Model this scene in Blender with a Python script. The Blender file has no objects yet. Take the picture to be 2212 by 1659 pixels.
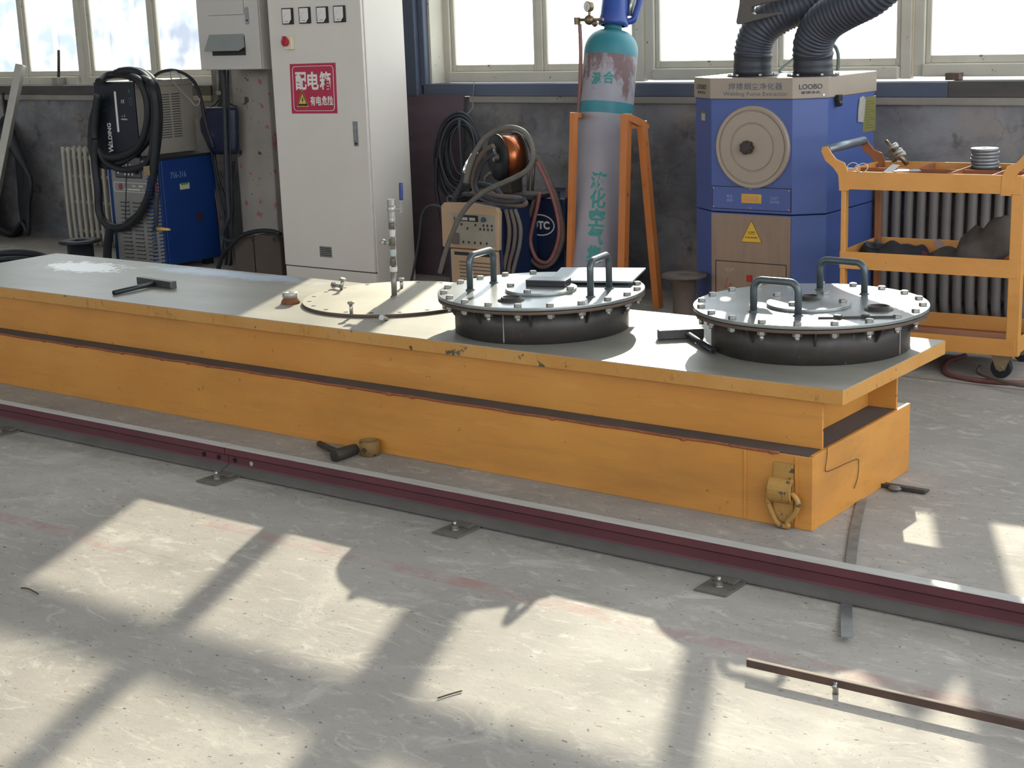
import bpy, bmesh, math, random
from mathutils import Vector as V, Matrix, noise as mnoise

random.seed(7)
SC = bpy.context.scene
COL = SC.collection

# ------------------------------------------------------------------ camera, sky, sun, exposure
PSI, PITCH, ROLL, CAM_H, FPX = -0.64660, 0.23400, 0.03510, 1.40, 3330.0
EYE = V((0, 0, CAM_H))
_f = V((math.sin(PSI) * math.cos(PITCH), math.cos(PSI) * math.cos(PITCH), -math.sin(PITCH)))
_r0 = V((math.cos(PSI), -math.sin(PSI), 0))
_d0 = _f.cross(_r0)
_r = _r0 * math.cos(ROLL) + _d0 * math.sin(ROLL)
_d = _d0 * math.cos(ROLL) - _r0 * math.sin(ROLL)
cam_data = bpy.data.cameras.new('camera')
cam_data.sensor_fit = 'HORIZONTAL'
cam_data.sensor_width = 36.0
cam_data.lens = 36.0 * FPX / 2212.0
cam_data.clip_end = 200
cam = bpy.data.objects.new('camera', cam_data)
COL.objects.link(cam)
cam.matrix_world = Matrix(((_r.x, -_d.x, -_f.x, 0), (_r.y, -_d.y, -_f.y, 0), (_r.z, -_d.z, -_f.z, CAM_H), (0, 0, 0, 1)))
SC.camera = cam

world = bpy.data.worlds.new('sky')
SC.world = world
world.use_nodes = True
_bg = world.node_tree.nodes['Background']
_bg.inputs[0].default_value = (0.88, 0.96, 1.06, 1)
_bg.inputs[1].default_value = 3.6

sun_data = bpy.data.lights.new('sun', 'SUN')
sun_data.energy = 11.5
sun_data.angle = math.radians(0.6)
sun_data.color = (1.0, 0.88, 0.68)
sun = bpy.data.objects.new('sun', sun_data)
COL.objects.link(sun)
SUN_DIR = V((0.4247 * 0.9164, -0.9053 * 0.9164, -0.4003)).normalized()
sun.rotation_euler = SUN_DIR.to_track_quat('-Z', 'Y').to_euler()
sun.location = (-6, 12, 8)

vs = SC.view_settings
SC.display_settings.display_device = 'sRGB'
vs.view_transform = 'Standard'
vs.look = 'None'
vs.exposure = 0.0
vs.gamma = 1.0
vs.use_curve_mapping = False


def ray(px, py):
    return _r * ((px - 1106.0) / FPX) + _d * ((py - 829.5) / FPX) + _f


def at(px, py, Y=None, Z=None, X=None):
    """the point of the vertical plane Y (or X), or of the level Z, that lies on this line of sight"""
    v = ray(px, py)
    if Y is not None:
        return EYE + v * (Y / v.y)
    if X is not None:
        return EYE + v * (X / v.x)
    return EYE + v * ((Z - CAM_H) / v.z)


# ------------------------------------------------------------------ materials
def lin(c):
    if isinstance(c, str):
        c = c.lstrip('#')
        c = tuple(int(c[i:i + 2], 16) / 255 for i in (0, 2, 4))
    return tuple((x / 12.92 if x <= 0.04045 else ((x + 0.055) / 1.055) ** 2.4) for x in c) + (1,)


MATS = {}


def mat(name, c1, c2=None, rough=0.55, metal=0.0, scale=6.0, spread=0.25, chips=None, chip_at=0.68, chip_scale=9.0,
        grain=0.0, bump=0.0, bump_scale=60.0, streak=None, spec=0.5, coat=0.0, chip_detail=6.0, layers=()):
    """painted or bare surface: two tones mixed by noise, fine grain, chips of another colour, a little relief"""
    if name in MATS:
        return MATS[name]
    m = bpy.data.materials.new(name)
    m.use_nodes = True
    nt = m.node_tree
    N, L = nt.nodes, nt.links
    b = N['Principled BSDF']
    b.inputs['Roughness'].default_value = rough
    b.inputs['Metallic'].default_value = metal
    b.inputs['Specular IOR Level'].default_value = spec
    if coat:
        b.inputs['Coat Weight'].default_value = coat
    tc = N.new('ShaderNodeTexCoord')
    src = tc.outputs['Object']
    if streak:
        mp = N.new('ShaderNodeMapping')
        mp.inputs['Scale'].default_value = streak
        L.new(src, mp.inputs['Vector'])
        vec = mp.outputs[0]
    else:
        vec = src

    def noise(s, detail=5.0, v=None, rgh=0.55):
        n = N.new('ShaderNodeTexNoise')
        n.inputs['Scale'].default_value = s
        n.inputs['Detail'].default_value = detail
        n.inputs['Roughness'].default_value = rgh
        L.new(v or src, n.inputs['Vector'])
        return n.outputs['Fac']

    def ramp(fac, a, bb):
        r = N.new('ShaderNodeMapRange')
        r.inputs['From Min'].default_value = a
        r.inputs['From Max'].default_value = bb
        L.new(fac, r.inputs['Value'])
        return r.outputs[0]

    def mix(fac, A, B):
        x = N.new('ShaderNodeMix')
        x.data_type = 'RGBA'
        if isinstance(fac, float):
            x.inputs[0].default_value = fac
        else:
            L.new(fac, x.inputs[0])
        for i, q in ((6, A), (7, B)):
            if isinstance(q, tuple):
                x.inputs[i].default_value = q
            else:
                L.new(q, x.inputs[i])
        return x.outputs[2]

    col = lin(c1)
    if c2:
        col = mix(ramp(noise(scale, 6.0, vec), 0.5 - spread, 0.5 + spread), lin(c1), lin(c2))
    if grain:
        g = ramp(noise(420.0, 2.0), 0.25, 0.75)
        x = N.new('ShaderNodeMix')
        x.data_type = 'RGBA'
        x.blend_type = 'MULTIPLY'
        x.inputs[0].default_value = grain
        L.new(col, x.inputs[6]) if not isinstance(col, tuple) else setattr(x.inputs[6], 'default_value', col)
        L.new(g, x.inputs[7])
        col = x.outputs[2]
    if chips:
        col = mix(ramp(noise(chip_scale, chip_detail, None, 0.65), chip_at, chip_at + 0.02), col, lin(chips))
    for k_, (s_, sc_, lo_, hi_, c_, amt_) in enumerate(layers):
        mp_ = N.new('ShaderNodeMapping')
        mp_.inputs['Scale'].default_value = sc_
        mp_.inputs['Location'].default_value = (3.1 * k_ + 1, 1.7 * k_, 2.3 * k_)
        L.new(src, mp_.inputs['Vector'])
        r_ = N.new('ShaderNodeMapRange')
        r_.inputs['From Min'].default_value = lo_
        r_.inputs['From Max'].default_value = hi_
        r_.inputs['To Max'].default_value = amt_
        L.new(noise(s_, 8.0, mp_.outputs[0], .68), r_.inputs['Value'])
        col = mix(r_.outputs[0], col, lin(c_))
    if isinstance(col, tuple):
        b.inputs['Base Color'].default_value = col
    else:
        L.new(col, b.inputs['Base Color'])
    if bump:
        bp = N.new('ShaderNodeBump')
        bp.inputs['Strength'].default_value = bump
        bp.inputs['Distance'].default_value = 0.004
        L.new(noise(bump_scale, 4.0, vec), bp.inputs['Height'])
        L.new(bp.outputs[0], b.inputs['Normal'])
    MATS[name] = m
    return m


def floor_material():
    m = bpy.data.materials.new('worn_concrete')
    m.use_nodes = True
    nt = m.node_tree
    N, L = nt.nodes, nt.links
    b = N['Principled BSDF']
    tc = N.new('ShaderNodeTexCoord').outputs['Object']

    def noise(s, d=6.0, sc=(1, 1, 1), rot=0.0, off=(0, 0, 0), r=0.6, dist=0.0):
        mp = N.new('ShaderNodeMapping')
        mp.inputs['Scale'].default_value = sc
        mp.inputs['Rotation'].default_value = (0, 0, rot)
        mp.inputs['Location'].default_value = off
        L.new(tc, mp.inputs['Vector'])
        n = N.new('ShaderNodeTexNoise')
        n.inputs['Scale'].default_value = s
        n.inputs['Detail'].default_value = d
        n.inputs['Roughness'].default_value = r
        n.inputs['Distortion'].default_value = dist
        L.new(mp.outputs[0], n.inputs['Vector'])
        return n.outputs['Fac']

    def rng(f, a, bb, c=0.0, d=1.0):
        r = N.new('ShaderNodeMapRange')
        for k, v in zip(('From Min', 'From Max', 'To Min', 'To Max'), (a, bb, c, d)):
            r.inputs[k].default_value = v
        L.new(f, r.inputs['Value'])
        return r.outputs[0]

    def mth(op, a, c):
        x = N.new('ShaderNodeMath')
        x.operation = op
        for i, q in enumerate((a, c)):
            if isinstance(q, (int, float)):
                x.inputs[i].default_value = q
            else:
                L.new(q, x.inputs[i])
        return x.outputs[0]

    def mix(fac, A, B):
        x = N.new('ShaderNodeMix')
        x.data_type = 'RGBA'
        L.new(fac, x.inputs[0])
        for i, q in ((6, A), (7, B)):
            if isinstance(q, tuple):
                x.inputs[i].default_value = q
            else:
                L.new(q, x.inputs[i])
        return x.outputs[2]

    col = mix(rng(noise(1.1, 8), .35, .65), lin('#8d8780'), lin('#a8a197'))
    col = mix(rng(noise(2.6, 9, (1, 2.4, 1), .5, r=.7), .48, .72, 0, .6), col, lin('#8c867a'))
    # trowel arcs and scuffs, pale and dark
    col = mix(rng(noise(7, 10, (.7, 1.7, 1), .35, r=.74, dist=2.6), .54, .68, 0, .5), col, lin('#cdc6b8'))
    col = mix(rng(noise(9, 10, (.6, 2.0, 1), -.6, (3, 1, 0), r=.76, dist=2.2), .58, .68, 0, .5), col, lin('#6f695f'))
    col = mix(rng(noise(16, 9, (.35, 2.6, 1), 1.0, (8, 3, 0), r=.7, dist=1.5), .60, .68, 0, .4), col, lin('#77726a'))
    col = mix(rng(noise(3.4, 9, (1, 1.3, 1), -.3, (2, 6, 0), r=.7, dist=.8), .56, .68, 0, .45), col, lin('#c2bbad'))
    # small dark crumbs and drips
    col = mix(rng(noise(46, 3, (1, 1.8, 1), .5, (5, 2, 0)), .665, .69, 0, .85), col, lin('#3c3934'))
    col = mix(rng(noise(120, 2, (1, 1, 1), 0, (1, 7, 0)), .66, .74, 0, .6), col, lin('#55524b'))
    sep = N.new('ShaderNodeSeparateXYZ')
    L.new(tc, sep.inputs[0])
    X, Y = sep.outputs[0], sep.outputs[1]

    def band(yc, hw, x0, x1, wear):
        f = mth('LESS_THAN', mth('ABSOLUTE', mth('SUBTRACT', Y, yc), 0), hw)
        f = mth('MULTIPLY', f, mth('GREATER_THAN', X, x0))
        f = mth('MULTIPLY', f, mth('LESS_THAN', X, x1))
        return mth('MULTIPLY', f, rng(noise(7, 8, (1, 1, 1), 0, (wear, 0, 0), r=.7), .42, .62, 0, .62))

    col = mix(band(2.585, .03, -6, -3.30, 2.0), col, lin('#9c6f6b'))
    col = mix(band(2.875, .03, -3.3, 1.0, 9.0), col, lin('#9c6f6b'))
    # casting joint
    f = mth('LESS_THAN', mth('ABSOLUTE', mth('SUBTRACT', Y, 5.515), 0), .005)
    col = mix(mth('MULTIPLY', f, 0.75), col, lin('#35322e'))
    L.new(col, b.inputs['Base Color'])
    L.new(rng(noise(3, 8), .3, .7, .62, .82), b.inputs['Roughness'])
    b.inputs['Specular IOR Level'].default_value = 0.22
    bp = N.new('ShaderNodeBump')
    bp.inputs['Strength'].default_value = 0.28
    bp.inputs['Distance'].default_value = 0.004
    L.new(noise(30, 10, (.9, 1.4, 1), .4, r=.75), bp.inputs['Height'])
    L.new(bp.outputs[0], b.inputs['Normal'])
    return m


def wall_material():
    m = mat('stained_plaster', '#686769', '#8b898a', rough=0.9, scale=2.2, spread=.13, bump=.6, bump_scale=22)
    nt = m.node_tree
    N, L = nt.nodes, nt.links
    b = N['Principled BSDF']
    col = b.inputs['Base Color'].links[0].from_socket
    tc = N.new('ShaderNodeTexCoord').outputs['Object']
    for s, off, lo, hi, c, amt, sc in ((3.4, 1, .52, .62, '#958a80', .55, (1, 1, .7)), (5.5, 4, .56, .66, '#49433f', .7, (1, 1, 1)), (16, 9, .60, .68, '#a09488', .45, (1, 1, .6)), (1.3, 13, .5, .62, '#4f4a48', .5, (.8, 1, 1.6))):
        mp = N.new('ShaderNodeMapping')
        mp.inputs['Location'].default_value = (off, off, off)
        mp.inputs['Scale'].default_value = sc
        L.new(tc, mp.inputs['Vector'])
        no = N.new('ShaderNodeTexNoise')
        no.inputs['Scale'].default_value = s
        no.inputs['Detail'].default_value = 9
        no.inputs['Roughness'].default_value = .68
        L.new(mp.outputs[0], no.inputs['Vector'])
        mr = N.new('ShaderNodeMapRange')
        mr.inputs['From Min'].default_value = lo
        mr.inputs['From Max'].default_value = hi
        mr.inputs['To Max'].default_value = amt
        L.new(no.outputs['Fac'], mr.inputs['Value'])
        x = N.new('ShaderNodeMix')
        x.data_type = 'RGBA'
        L.new(mr.outputs[0], x.inputs[0])
        L.new(col, x.inputs[6])
        x.inputs[7].default_value = lin(c)
        col = x.outputs[2]
    # hairline cracks
    vo = N.new('ShaderNodeTexVoronoi')
    vo.feature = 'DISTANCE_TO_EDGE'
    vo.inputs['Scale'].default_value = 2.3
    wp = N.new('ShaderNodeTexNoise')
    wp.inputs['Scale'].default_value = 6
    wp.inputs['Detail'].default_value = 6
    L.new(tc, wp.inputs['Vector'])
    vm = N.new('ShaderNodeVectorMath')
    vm.operation = 'MULTIPLY_ADD'
    L.new(wp.outputs['Color'], vm.inputs[0])
    vm.inputs[1].default_value = (.25, .25, .25)
    L.new(tc, vm.inputs[2])
    L.new(vm.outputs[0], vo.inputs['Vector'])
    mr = N.new('ShaderNodeMapRange')
    mr.inputs['From Min'].default_value = .012
    mr.inputs['From Max'].default_value = .004
    mr.inputs['To Max'].default_value = .22
    L.new(vo.outputs['Distance'], mr.inputs['Value'])
    x = N.new('ShaderNodeMix')
    x.data_type = 'RGBA'
    L.new(mr.outputs[0], x.inputs[0])
    L.new(col, x.inputs[6])
    x.inputs[7].default_value = lin('#332e2b')
    L.new(x.outputs[2], b.inputs['Base Color'])
    return m


def glass_material():
    m = bpy.data.materials.new('dusty_glass')
    m.use_nodes = True
    nt = m.node_tree
    N, L = nt.nodes, nt.links
    for n in list(N):
        if n.type != 'OUTPUT_MATERIAL':
            N.remove(n)
    out = [n for n in N if n.type == 'OUTPUT_MATERIAL'][0]
    tr = N.new('ShaderNodeBsdfTransparent')
    tr.inputs[0].default_value = (0.93, 0.96, 0.97, 1)
    gl = N.new('ShaderNodeBsdfGlossy')
    gl.inputs['Roughness'].default_value = 0.05
    di = N.new('ShaderNodeBsdfTranslucent')
    di.inputs[0].default_value = (.9, .9, .88, 1)
    m1, m2 = N.new('ShaderNodeMixShader'), N.new('ShaderNodeMixShader')
    m1.inputs[0].default_value = 0.04
    L.new(tr.outputs[0], m1.inputs[1])
    L.new(gl.outputs[0], m1.inputs[2])
    no = N.new('ShaderNodeTexNoise')
    no.inputs['Scale'].default_value = 5
    no.inputs['Detail'].default_value = 8
    tc = N.new('ShaderNodeTexCoord')
    L.new(tc.outputs['Object'], no.inputs['Vector'])
    mr = N.new('ShaderNodeMapRange')
    mr.inputs['From Min'].default_value = .4
    mr.inputs['From Max'].default_value = .8
    mr.inputs['To Min'].default_value = .06
    mr.inputs['To Max'].default_value = .22
    L.new(no.outputs['Fac'], mr.inputs['Value'])
    L.new(mr.outputs[0], m2.inputs[0])
    L.new(m1.outputs[0], m2.inputs[1])
    L.new(di.outputs[0], m2.inputs[2])
    L.new(m2.outputs[0], out.inputs['Surface'])
    return m


def paint_steel(name, c1, c2, chips='#5a4a38', at_=.70, sc=14, rough=.5, grain=.12, layers=()):
    return mat(name, c1, c2, rough=rough, scale=3.0, chips=chips, chip_at=at_, chip_scale=sc, grain=grain, bump=.05, bump_scale=150, layers=layers)


# ------------------------------------------------------------------ mesh builder
WORLD = {}


class MB:
    def __init__(self, M=None):
        self.v, self.f, self.s = [], [], []
        self.M = M

    def add(self, vs_, fs, smooth=False):
        o = len(self.v)
        for p in vs_:
            p = V(p)
            self.v.append(self.M @ p if self.M else p)
        for k, q in enumerate(fs):
            self.f.append([o + i for i in q])
            self.s.append(smooth[k] if isinstance(smooth, list) else smooth)
        return self

    def box(self, x0, x1, y0, y1, z0, z1):
        vs_ = [(x, y, z) for z in (z0, z1) for y in (y0, y1) for x in (x0, x1)]
        return self.add(vs_, [(0, 2, 3, 1), (4, 5, 7, 6), (0, 1, 5, 4), (2, 6, 7, 3), (0, 4, 6, 2), (1, 3, 7, 5)])

    def obox(self, c, dims, R=None):
        R = R or Matrix.Identity(3)
        c = V(c)
        a, b_, h = (q / 2 for q in dims)
        vs_ = [c + R @ V((x, y, z)) for z in (-h, h) for y in (-b_, b_) for x in (-a, a)]
        return self.add(vs_, [(0, 2, 3, 1), (4, 5, 7, 6), (0, 1, 5, 4), (2, 6, 7, 3), (0, 4, 6, 2), (1, 3, 7, 5)])

    def bar(self, p0, p1, w, h, up=(0, 0, 1)):
        p0, p1 = V(p0), V(p1)
        d = (p1 - p0).normalized()
        up = V(up)
        s = d.cross(up)
        if s.length < 1e-4:
            s = d.cross(V((1, 0, 0)))
        s.normalize()
        u = s.cross(d)
        vs_ = [p + s * a * w / 2 + u * b_ * h / 2 for p in (p0, p1) for a, b_ in ((-1, -1), (1, -1), (1, 1), (-1, 1))]
        return self.add(vs_, [(3, 2, 1, 0), (4, 5, 6, 7), (0, 1, 5, 4), (1, 2, 6, 5), (2, 3, 7, 6), (3, 0, 4, 7)])

    @staticmethod
    def frame(d):
        d = V(d).normalized()
        a = V((0, 0, 1)) if abs(d.z) < .9 else V((1, 0, 0))
        s = d.cross(a).normalized()
        return s, s.cross(d), d

    def cyl(self, p0, p1, r, r1=None, n=16, caps=True, smooth=True):
        p0, p1 = V(p0), V(p1)
        r1 = r if r1 is None else r1
        s, u, d = self.frame(p1 - p0)
        vs_ = []
        for p, q in ((p0, r), (p1, r1)):
            for k in range(n):
                t = 2 * math.pi * k / n
                vs_.append(p + (s * math.cos(t) + u * math.sin(t)) * q)
        fs = [(k, (k + 1) % n, n + (k + 1) % n, n + k) for k in range(n)]
        sm = [smooth] * n
        if caps:
            fs += [tuple(range(n - 1, -1, -1)), tuple(range(n, 2 * n))]
            sm += [False, False]
        return self.add(vs_, fs, sm)

    def hexnut(self, c, axis, r, h):
        c, a = V(c), V(axis).normalized()
        return self.cyl(c, c + a * h, r, n=6, smooth=False)

    def lathe(self, prof, o=(0, 0, 0), axis=(0, 0, 1), n=32, smooth=True, closed=False):
        """profile of (radius, height) turned about an axis"""
        o = V(o)
        s, u, d = self.frame(axis)
        vs_, fs = [], []
        for rr, zz in prof:
            for k in range(n):
                t = 2 * math.pi * k / n
                vs_.append(o + d * zz + (s * math.cos(t) + u * math.sin(t)) * max(rr, 1e-5))
        m = len(prof)
        for i in range(m if closed else m - 1):
            j = (i + 1) % m
            for k in range(n):
                fs.append((i * n + k, i * n + (k + 1) % n, j * n + (k + 1) % n, j * n + k))
        return self.add(vs_, fs, smooth)

    def disc(self, c, r, h, n=48, axis=(0, 0, 1)):
        c, a = V(c), V(axis).normalized()
        return self.cyl(c, c + a * h, r, n=n)

    def sphere(self, c, r, n=12, sc=(1, 1, 1)):
        c = V(c)
        vs_, fs = [], []
        m = n // 2
        for i in range(m + 1):
            for k in range(n):
                a, b_ = math.pi * i / m, 2 * math.pi * k / n
                vs_.append(c + V((math.sin(a) * math.cos(b_) * sc[0], math.sin(a) * math.sin(b_) * sc[1], math.cos(a) * sc[2])) * r)
        for i in range(m):
            for k in range(n):
                fs.append((i * n + k, (i + 1) * n + k, (i + 1) * n + (k + 1) % n, i * n + (k + 1) % n))
        return self.add(vs_, fs, True)

    def tube(self, pts, r, n=8, sub=5, caps=True, rfun=None, closed=False):
        pts = smooth_path(pts, sub, closed) if sub else [V(p) for p in pts]
        m = len(pts)
        vs_, fs, sm = [], [], []
        prev = None
        for i, p in enumerate(pts):
            a = pts[(i - 1) % m] if closed else pts[max(i - 1, 0)]
            b_ = pts[(i + 1) % m] if closed else pts[min(i + 1, m - 1)]
            d = (b_ - a).normalized()
            if prev is None:
                s, u, d = self.frame(d)
            else:
                s = prev - d * prev.dot(d)
                if s.length < 1e-6:
                    s = self.frame(d)[0]
                s.normalize()
                u = s.cross(d)
            prev = s
            q = rfun(i / (m - 1)) * r if rfun else r
            for k in range(n):
                t = 2 * math.pi * k / n
                vs_.append(p + (s * math.cos(t) + u * math.sin(t)) * q)
        for i in range(m if closed else m - 1):
            j = (i + 1) % m
            for k in range(n):
                fs.append((i * n + k, i * n + (k + 1) % n, j * n + (k + 1) % n, j * n + k))
                sm.append(True)
        if caps and not closed:
            fs += [tuple(range(n - 1, -1, -1)), tuple(range((m - 1) * n, m * n))]
            sm += [False, False]
        return self.add(vs_, fs, sm)

    def prism(self, poly, depth, o=(0, 0, 0), ex=(1, 0, 0), ey=(0, 0, 1)):
        """a flat outline given thickness: the outline lies in ex, ey at o, the thickness goes along ex x ey"""
        o, ex, ey = V(o), V(ex).normalized(), V(ey).normalized()
        nrm = ex.cross(ey)
        n = len(poly)
        vs_ = [o + ex * a + ey * b_ for a, b_ in poly] + [o + ex * a + ey * b_ + nrm * depth for a, b_ in poly]
        fs = [tuple(range(n - 1, -1, -1)), tuple(range(n, 2 * n))] + [(k, (k + 1) % n, n + (k + 1) % n, n + k) for k in range(n)]
        return self.add(vs_, fs)

    def slabpoly(self, pts, nrm, depth):
        """a flat outline of 3-D points given thickness along nrm"""
        nrm = V(nrm).normalized() * depth
        n = len(pts)
        pts = [V(p) for p in pts]
        vs_ = pts + [p + nrm for p in pts]
        fs = [tuple(range(n - 1, -1, -1)), tuple(range(n, 2 * n))] + [(k, (k + 1) % n, n + (k + 1) % n, n + k) for k in range(n)]
        return self.add(vs_, fs)

    def build(self, name, m, parent=None, origin=None, bevel=0.0, seg=2):
        o = V(WORLD[parent.name]) if parent is not None else V(origin if origin is not None else (0, 0, 0))
        me = bpy.data.meshes.new(name)
        me.from_pydata([tuple(p - o) for p in self.v], [], self.f)
        me.polygons.foreach_set('use_smooth', self.s)
        bm = bmesh.new()
        bm.from_mesh(me)
        bmesh.ops.recalc_face_normals(bm, faces=bm.faces)
        bm.to_mesh(me)
        bm.free()
        me.materials.append(m)
        ob = bpy.data.objects.new(name, me)
        COL.objects.link(ob)
        if parent is not None:
            ob.parent = parent
        else:
            ob.location = o
        WORLD[ob.name] = tuple(o)
        if bevel:
            bv = ob.modifiers.new('bevel', 'BEVEL')
            bv.width = bevel
            bv.segments = seg
            bv.limit_method = 'ANGLE'
            bv.angle_limit = math.radians(40)
        return ob


def smooth_path(pts, k, closed=False):
    pts = [V(p) for p in pts]
    n = len(pts)
    if n < 3:
        return pts
    out = []
    for i in range(n if closed else n - 1):
        g = (lambda j: pts[j % n]) if closed else (lambda j: pts[min(max(j, 0), n - 1)])
        p0, p1, p2, p3 = g(i - 1), g(i), g(i + 1), g(i + 2)
        for s in range(k):
            t = s / k
            out.append(0.5 * ((2 * p1) + (p2 - p0) * t + (2 * p0 - 5 * p1 + 4 * p2 - p3) * t * t + (3 * p1 - p0 - 3 * p2 + p3) * t ** 3))
    if not closed:
        out.append(pts[-1])
    return out


def thing(name, label, cat, loc=(0, 0, 0), group=None):
    o = bpy.data.objects.new(name, None)
    o.empty_display_size = .1
    COL.objects.link(o)
    o.location = loc
    WORLD[o.name] = tuple(loc)
    return tag(o, label, cat, group)


def tag(o, label=None, cat=None, group=None, kind=None):
    for k, q in (('label', label), ('category', cat), ('group', group), ('kind', kind)):
        if q:
            o[k] = q
    return o


def lab(o, label):
    o['label'] = label
    return o


def struct(o, label=None):
    o['kind'] = 'structure'
    if label:
        o['label'] = label
    return o


def dup(root, loc, label, group=None):
    c = root.copy()
    COL.objects.link(c)
    c.location = loc
    WORLD[c.name] = tuple(loc)
    c['label'] = label
    if group:
        c['group'] = group
    for ch in list(root.children):
        d = ch.copy()
        COL.objects.link(d)
        d.parent = c
        for g in list(ch.children):
            e = g.copy()
            COL.objects.link(e)
            e.parent = d
    return c


def glyphs(s, bold=0.0, fit=None):
    """outline of a line of lettering as verts, faces in a flat x, y frame centred at 0, scaled to fit (w, h)"""
    cu = bpy.data.curves.new('lettering', 'FONT')
    cu.body = s
    cu.offset = bold
    cu.resolution_u = 3
    ob = bpy.data.objects.new('lettering', cu)
    COL.objects.link(ob)
    dg = bpy.context.evaluated_depsgraph_get()
    dg.update()
    me = bpy.data.meshes.new_from_object(ob.evaluated_get(dg))
    vs_ = [(q.co.x, q.co.y) for q in me.vertices]
    fs = [tuple(p.vertices) for p in me.polygons]
    bpy.data.objects.remove(ob)
    bpy.data.curves.remove(cu)
    bpy.data.meshes.remove(me)
    if not vs_:
        return [], []
    x0, x1 = min(v[0] for v in vs_), max(v[0] for v in vs_)
    y0, y1 = min(v[1] for v in vs_), max(v[1] for v in vs_)
    w, h = max(x1 - x0, 1e-6), max(y1 - y0, 1e-6)
    sx, sy = (fit[0] / w, fit[1] / h) if fit else (1, 1)
    return [((a - (x0 + x1) / 2) * sx, (b_ - (y0 + y1) / 2) * sy) for a, b_ in vs_], fs


def letter(mb, s, c, w, h, ex=(1, 0, 0), ey=(0, 0, 1), bold=0.0, tilt=0.0):
    """add lettering w x h at c on the plane ex, ey"""
    vs_, fs = glyphs(s, bold, (w, h))
    c, ex, ey = V(c), V(ex).normalized(), V(ey).normalized()
    ct, st = math.cos(tilt), math.sin(tilt)
    mb.add([c + ex * (a * ct - b_ * st) + ey * (a * st + b_ * ct) for a, b_ in vs_], fs)
    return mb


def mark(name, m, parent, mb):
    """thin printed or painted marks"""
    return mb.build(name, m, parent)


def flat(mb, poly, c, ex=(1, 0, 0), ey=(0, 0, 1)):
    c, ex, ey = V(c), V(ex).normalized(), V(ey).normalized()
    return mb.add([c + ex * a + ey * b_ for a, b_ in poly], [tuple(range(len(poly)))])


def rect(w, h):
    return [(-w / 2, -h / 2), (w / 2, -h / 2), (w / 2, h / 2), (-w / 2, h / 2)]


def rrect(w, h, r, n=5):
    out = []
    for cx, cy, a0 in ((w / 2 - r, -h / 2 + r, -90), (w / 2 - r, h / 2 - r, 0), (-w / 2 + r, h / 2 - r, 90), (-w / 2 + r, -h / 2 + r, 180)):
        for k in range(n + 1):
            a = math.radians(a0 + 90 * k / n)
            out.append((cx + r * math.cos(a), cy + r * math.sin(a)))
    return out


def ringpoly(mb, outer, inner, c, ex=(1, 0, 0), ey=(0, 0, 1)):
    c, ex, ey = V(c), V(ex).normalized(), V(ey).normalized()
    n = len(outer)
    return mb.add([c + ex * a + ey * b_ for a, b_ in list(outer) + list(inner)], [(k, (k + 1) % n, n + (k + 1) % n, n + k) for k in range(n)])


UP, XP, YN = V((0, 0, 1)), V((1, 0, 0)), V((0, -1, 0))

# ------------------------------------------------------------------ the hall: floor, wall, windows, ceiling
M_FLOOR = floor_material()
M_WALL = wall_material()
M_GLASS = glass_material()
M_FRAME = mat('grey_beige_window_paint', '#bdb7a7', '#cbc4b3', rough=.6, scale=7, chips='#6d675c', chip_at=.66, chip_scale=16, grain=.1)
M_BLUEFRAME = mat('dark_blue_grey_steel', '#4a5264', '#565d6c', rough=.6, scale=4, chips='#7b766f', chip_at=.68, chip_scale=9, grain=.15)
M_LEDGE = mat('grey_ledge_plaster', '#807a72', '#938c82', rough=.9, scale=6, chips='#5b5650', chip_at=.66, chip_scale=14, bump=.4, bump_scale=40)
M_CEIL = mat('grey_roof_sheet', '#a9a8a3', '#b5b4ae', rough=.8, scale=2)
M_ASPHALT = mat('outside_concrete', '#b9b6ae', '#c9c5bb', rough=.9, scale=.6)

YW, YG = 6.74, 6.90          # inner wall face, window glass
struct(MB().add([(-15, -5, 0), (1.7, -5, 0), (1.7, 7.05, 0), (-15, 7.05, 0)], [(0, 1, 2, 3)]).build('floor', M_FLOOR))
struct(MB().add([(-60, 7.05, -.05), (60, 7.05, -.05), (60, 90, -.05), (-60, 90, -.05)], [(0, 1, 2, 3)]).build('ground', M_ASPHALT), 'pale sunlit yard outside the windows')
wb = MB()
wb.box(-15, 1.65, YW, 7.05, 0, .975)
wb.box(-15, 1.65, YW, 7.05, 3.72, 5.2)
wb.box(-15, -10.1, YW, 7.05, .975, 3.72)
wb.box(-7.35, -5.69, YW, 7.05, .975, 3.72)
wb.box(-.1, 1.65, YW, 7.05, .975, 3.72)
struct(wb.build('wall_back', M_WALL))
struct(MB().box(-15, 1.5, -5.0, 7.2, 5.2, 5.3).build('ceiling', M_CEIL))  # roof out of view, added to hold back ambient sky light
fwl = MB()
fwl.box(-15, 1.7, -5.15, -5.0, 0, 1.9)
fwl.box(-15, 1.7, -5.15, -5.0, 3.9, 5.2)
struct(fwl.build('wall_front', M_CEIL))  # unseen front wall added to cut frontal light, its open band sized for fill
struct(MB().box(-15.15, -15, -5.15, 7.05, 0, 5.2).build('wall_left', M_CEIL))  # unseen left wall, added to lower the ambient light
rwl = MB()
rwl.box(1.5, 1.65, -5.0, 7.05, 0, .6)
rwl.box(1.5, 1.65, -5.0, 7.05, 3.9, 5.2)
rwl.box(1.5, 1.65, -5.0, -2.5, .6, 3.9)
struct(rwl.build('wall_right', M_CEIL))  # unseen right wall, its wide opening shaped to let in side light
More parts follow.
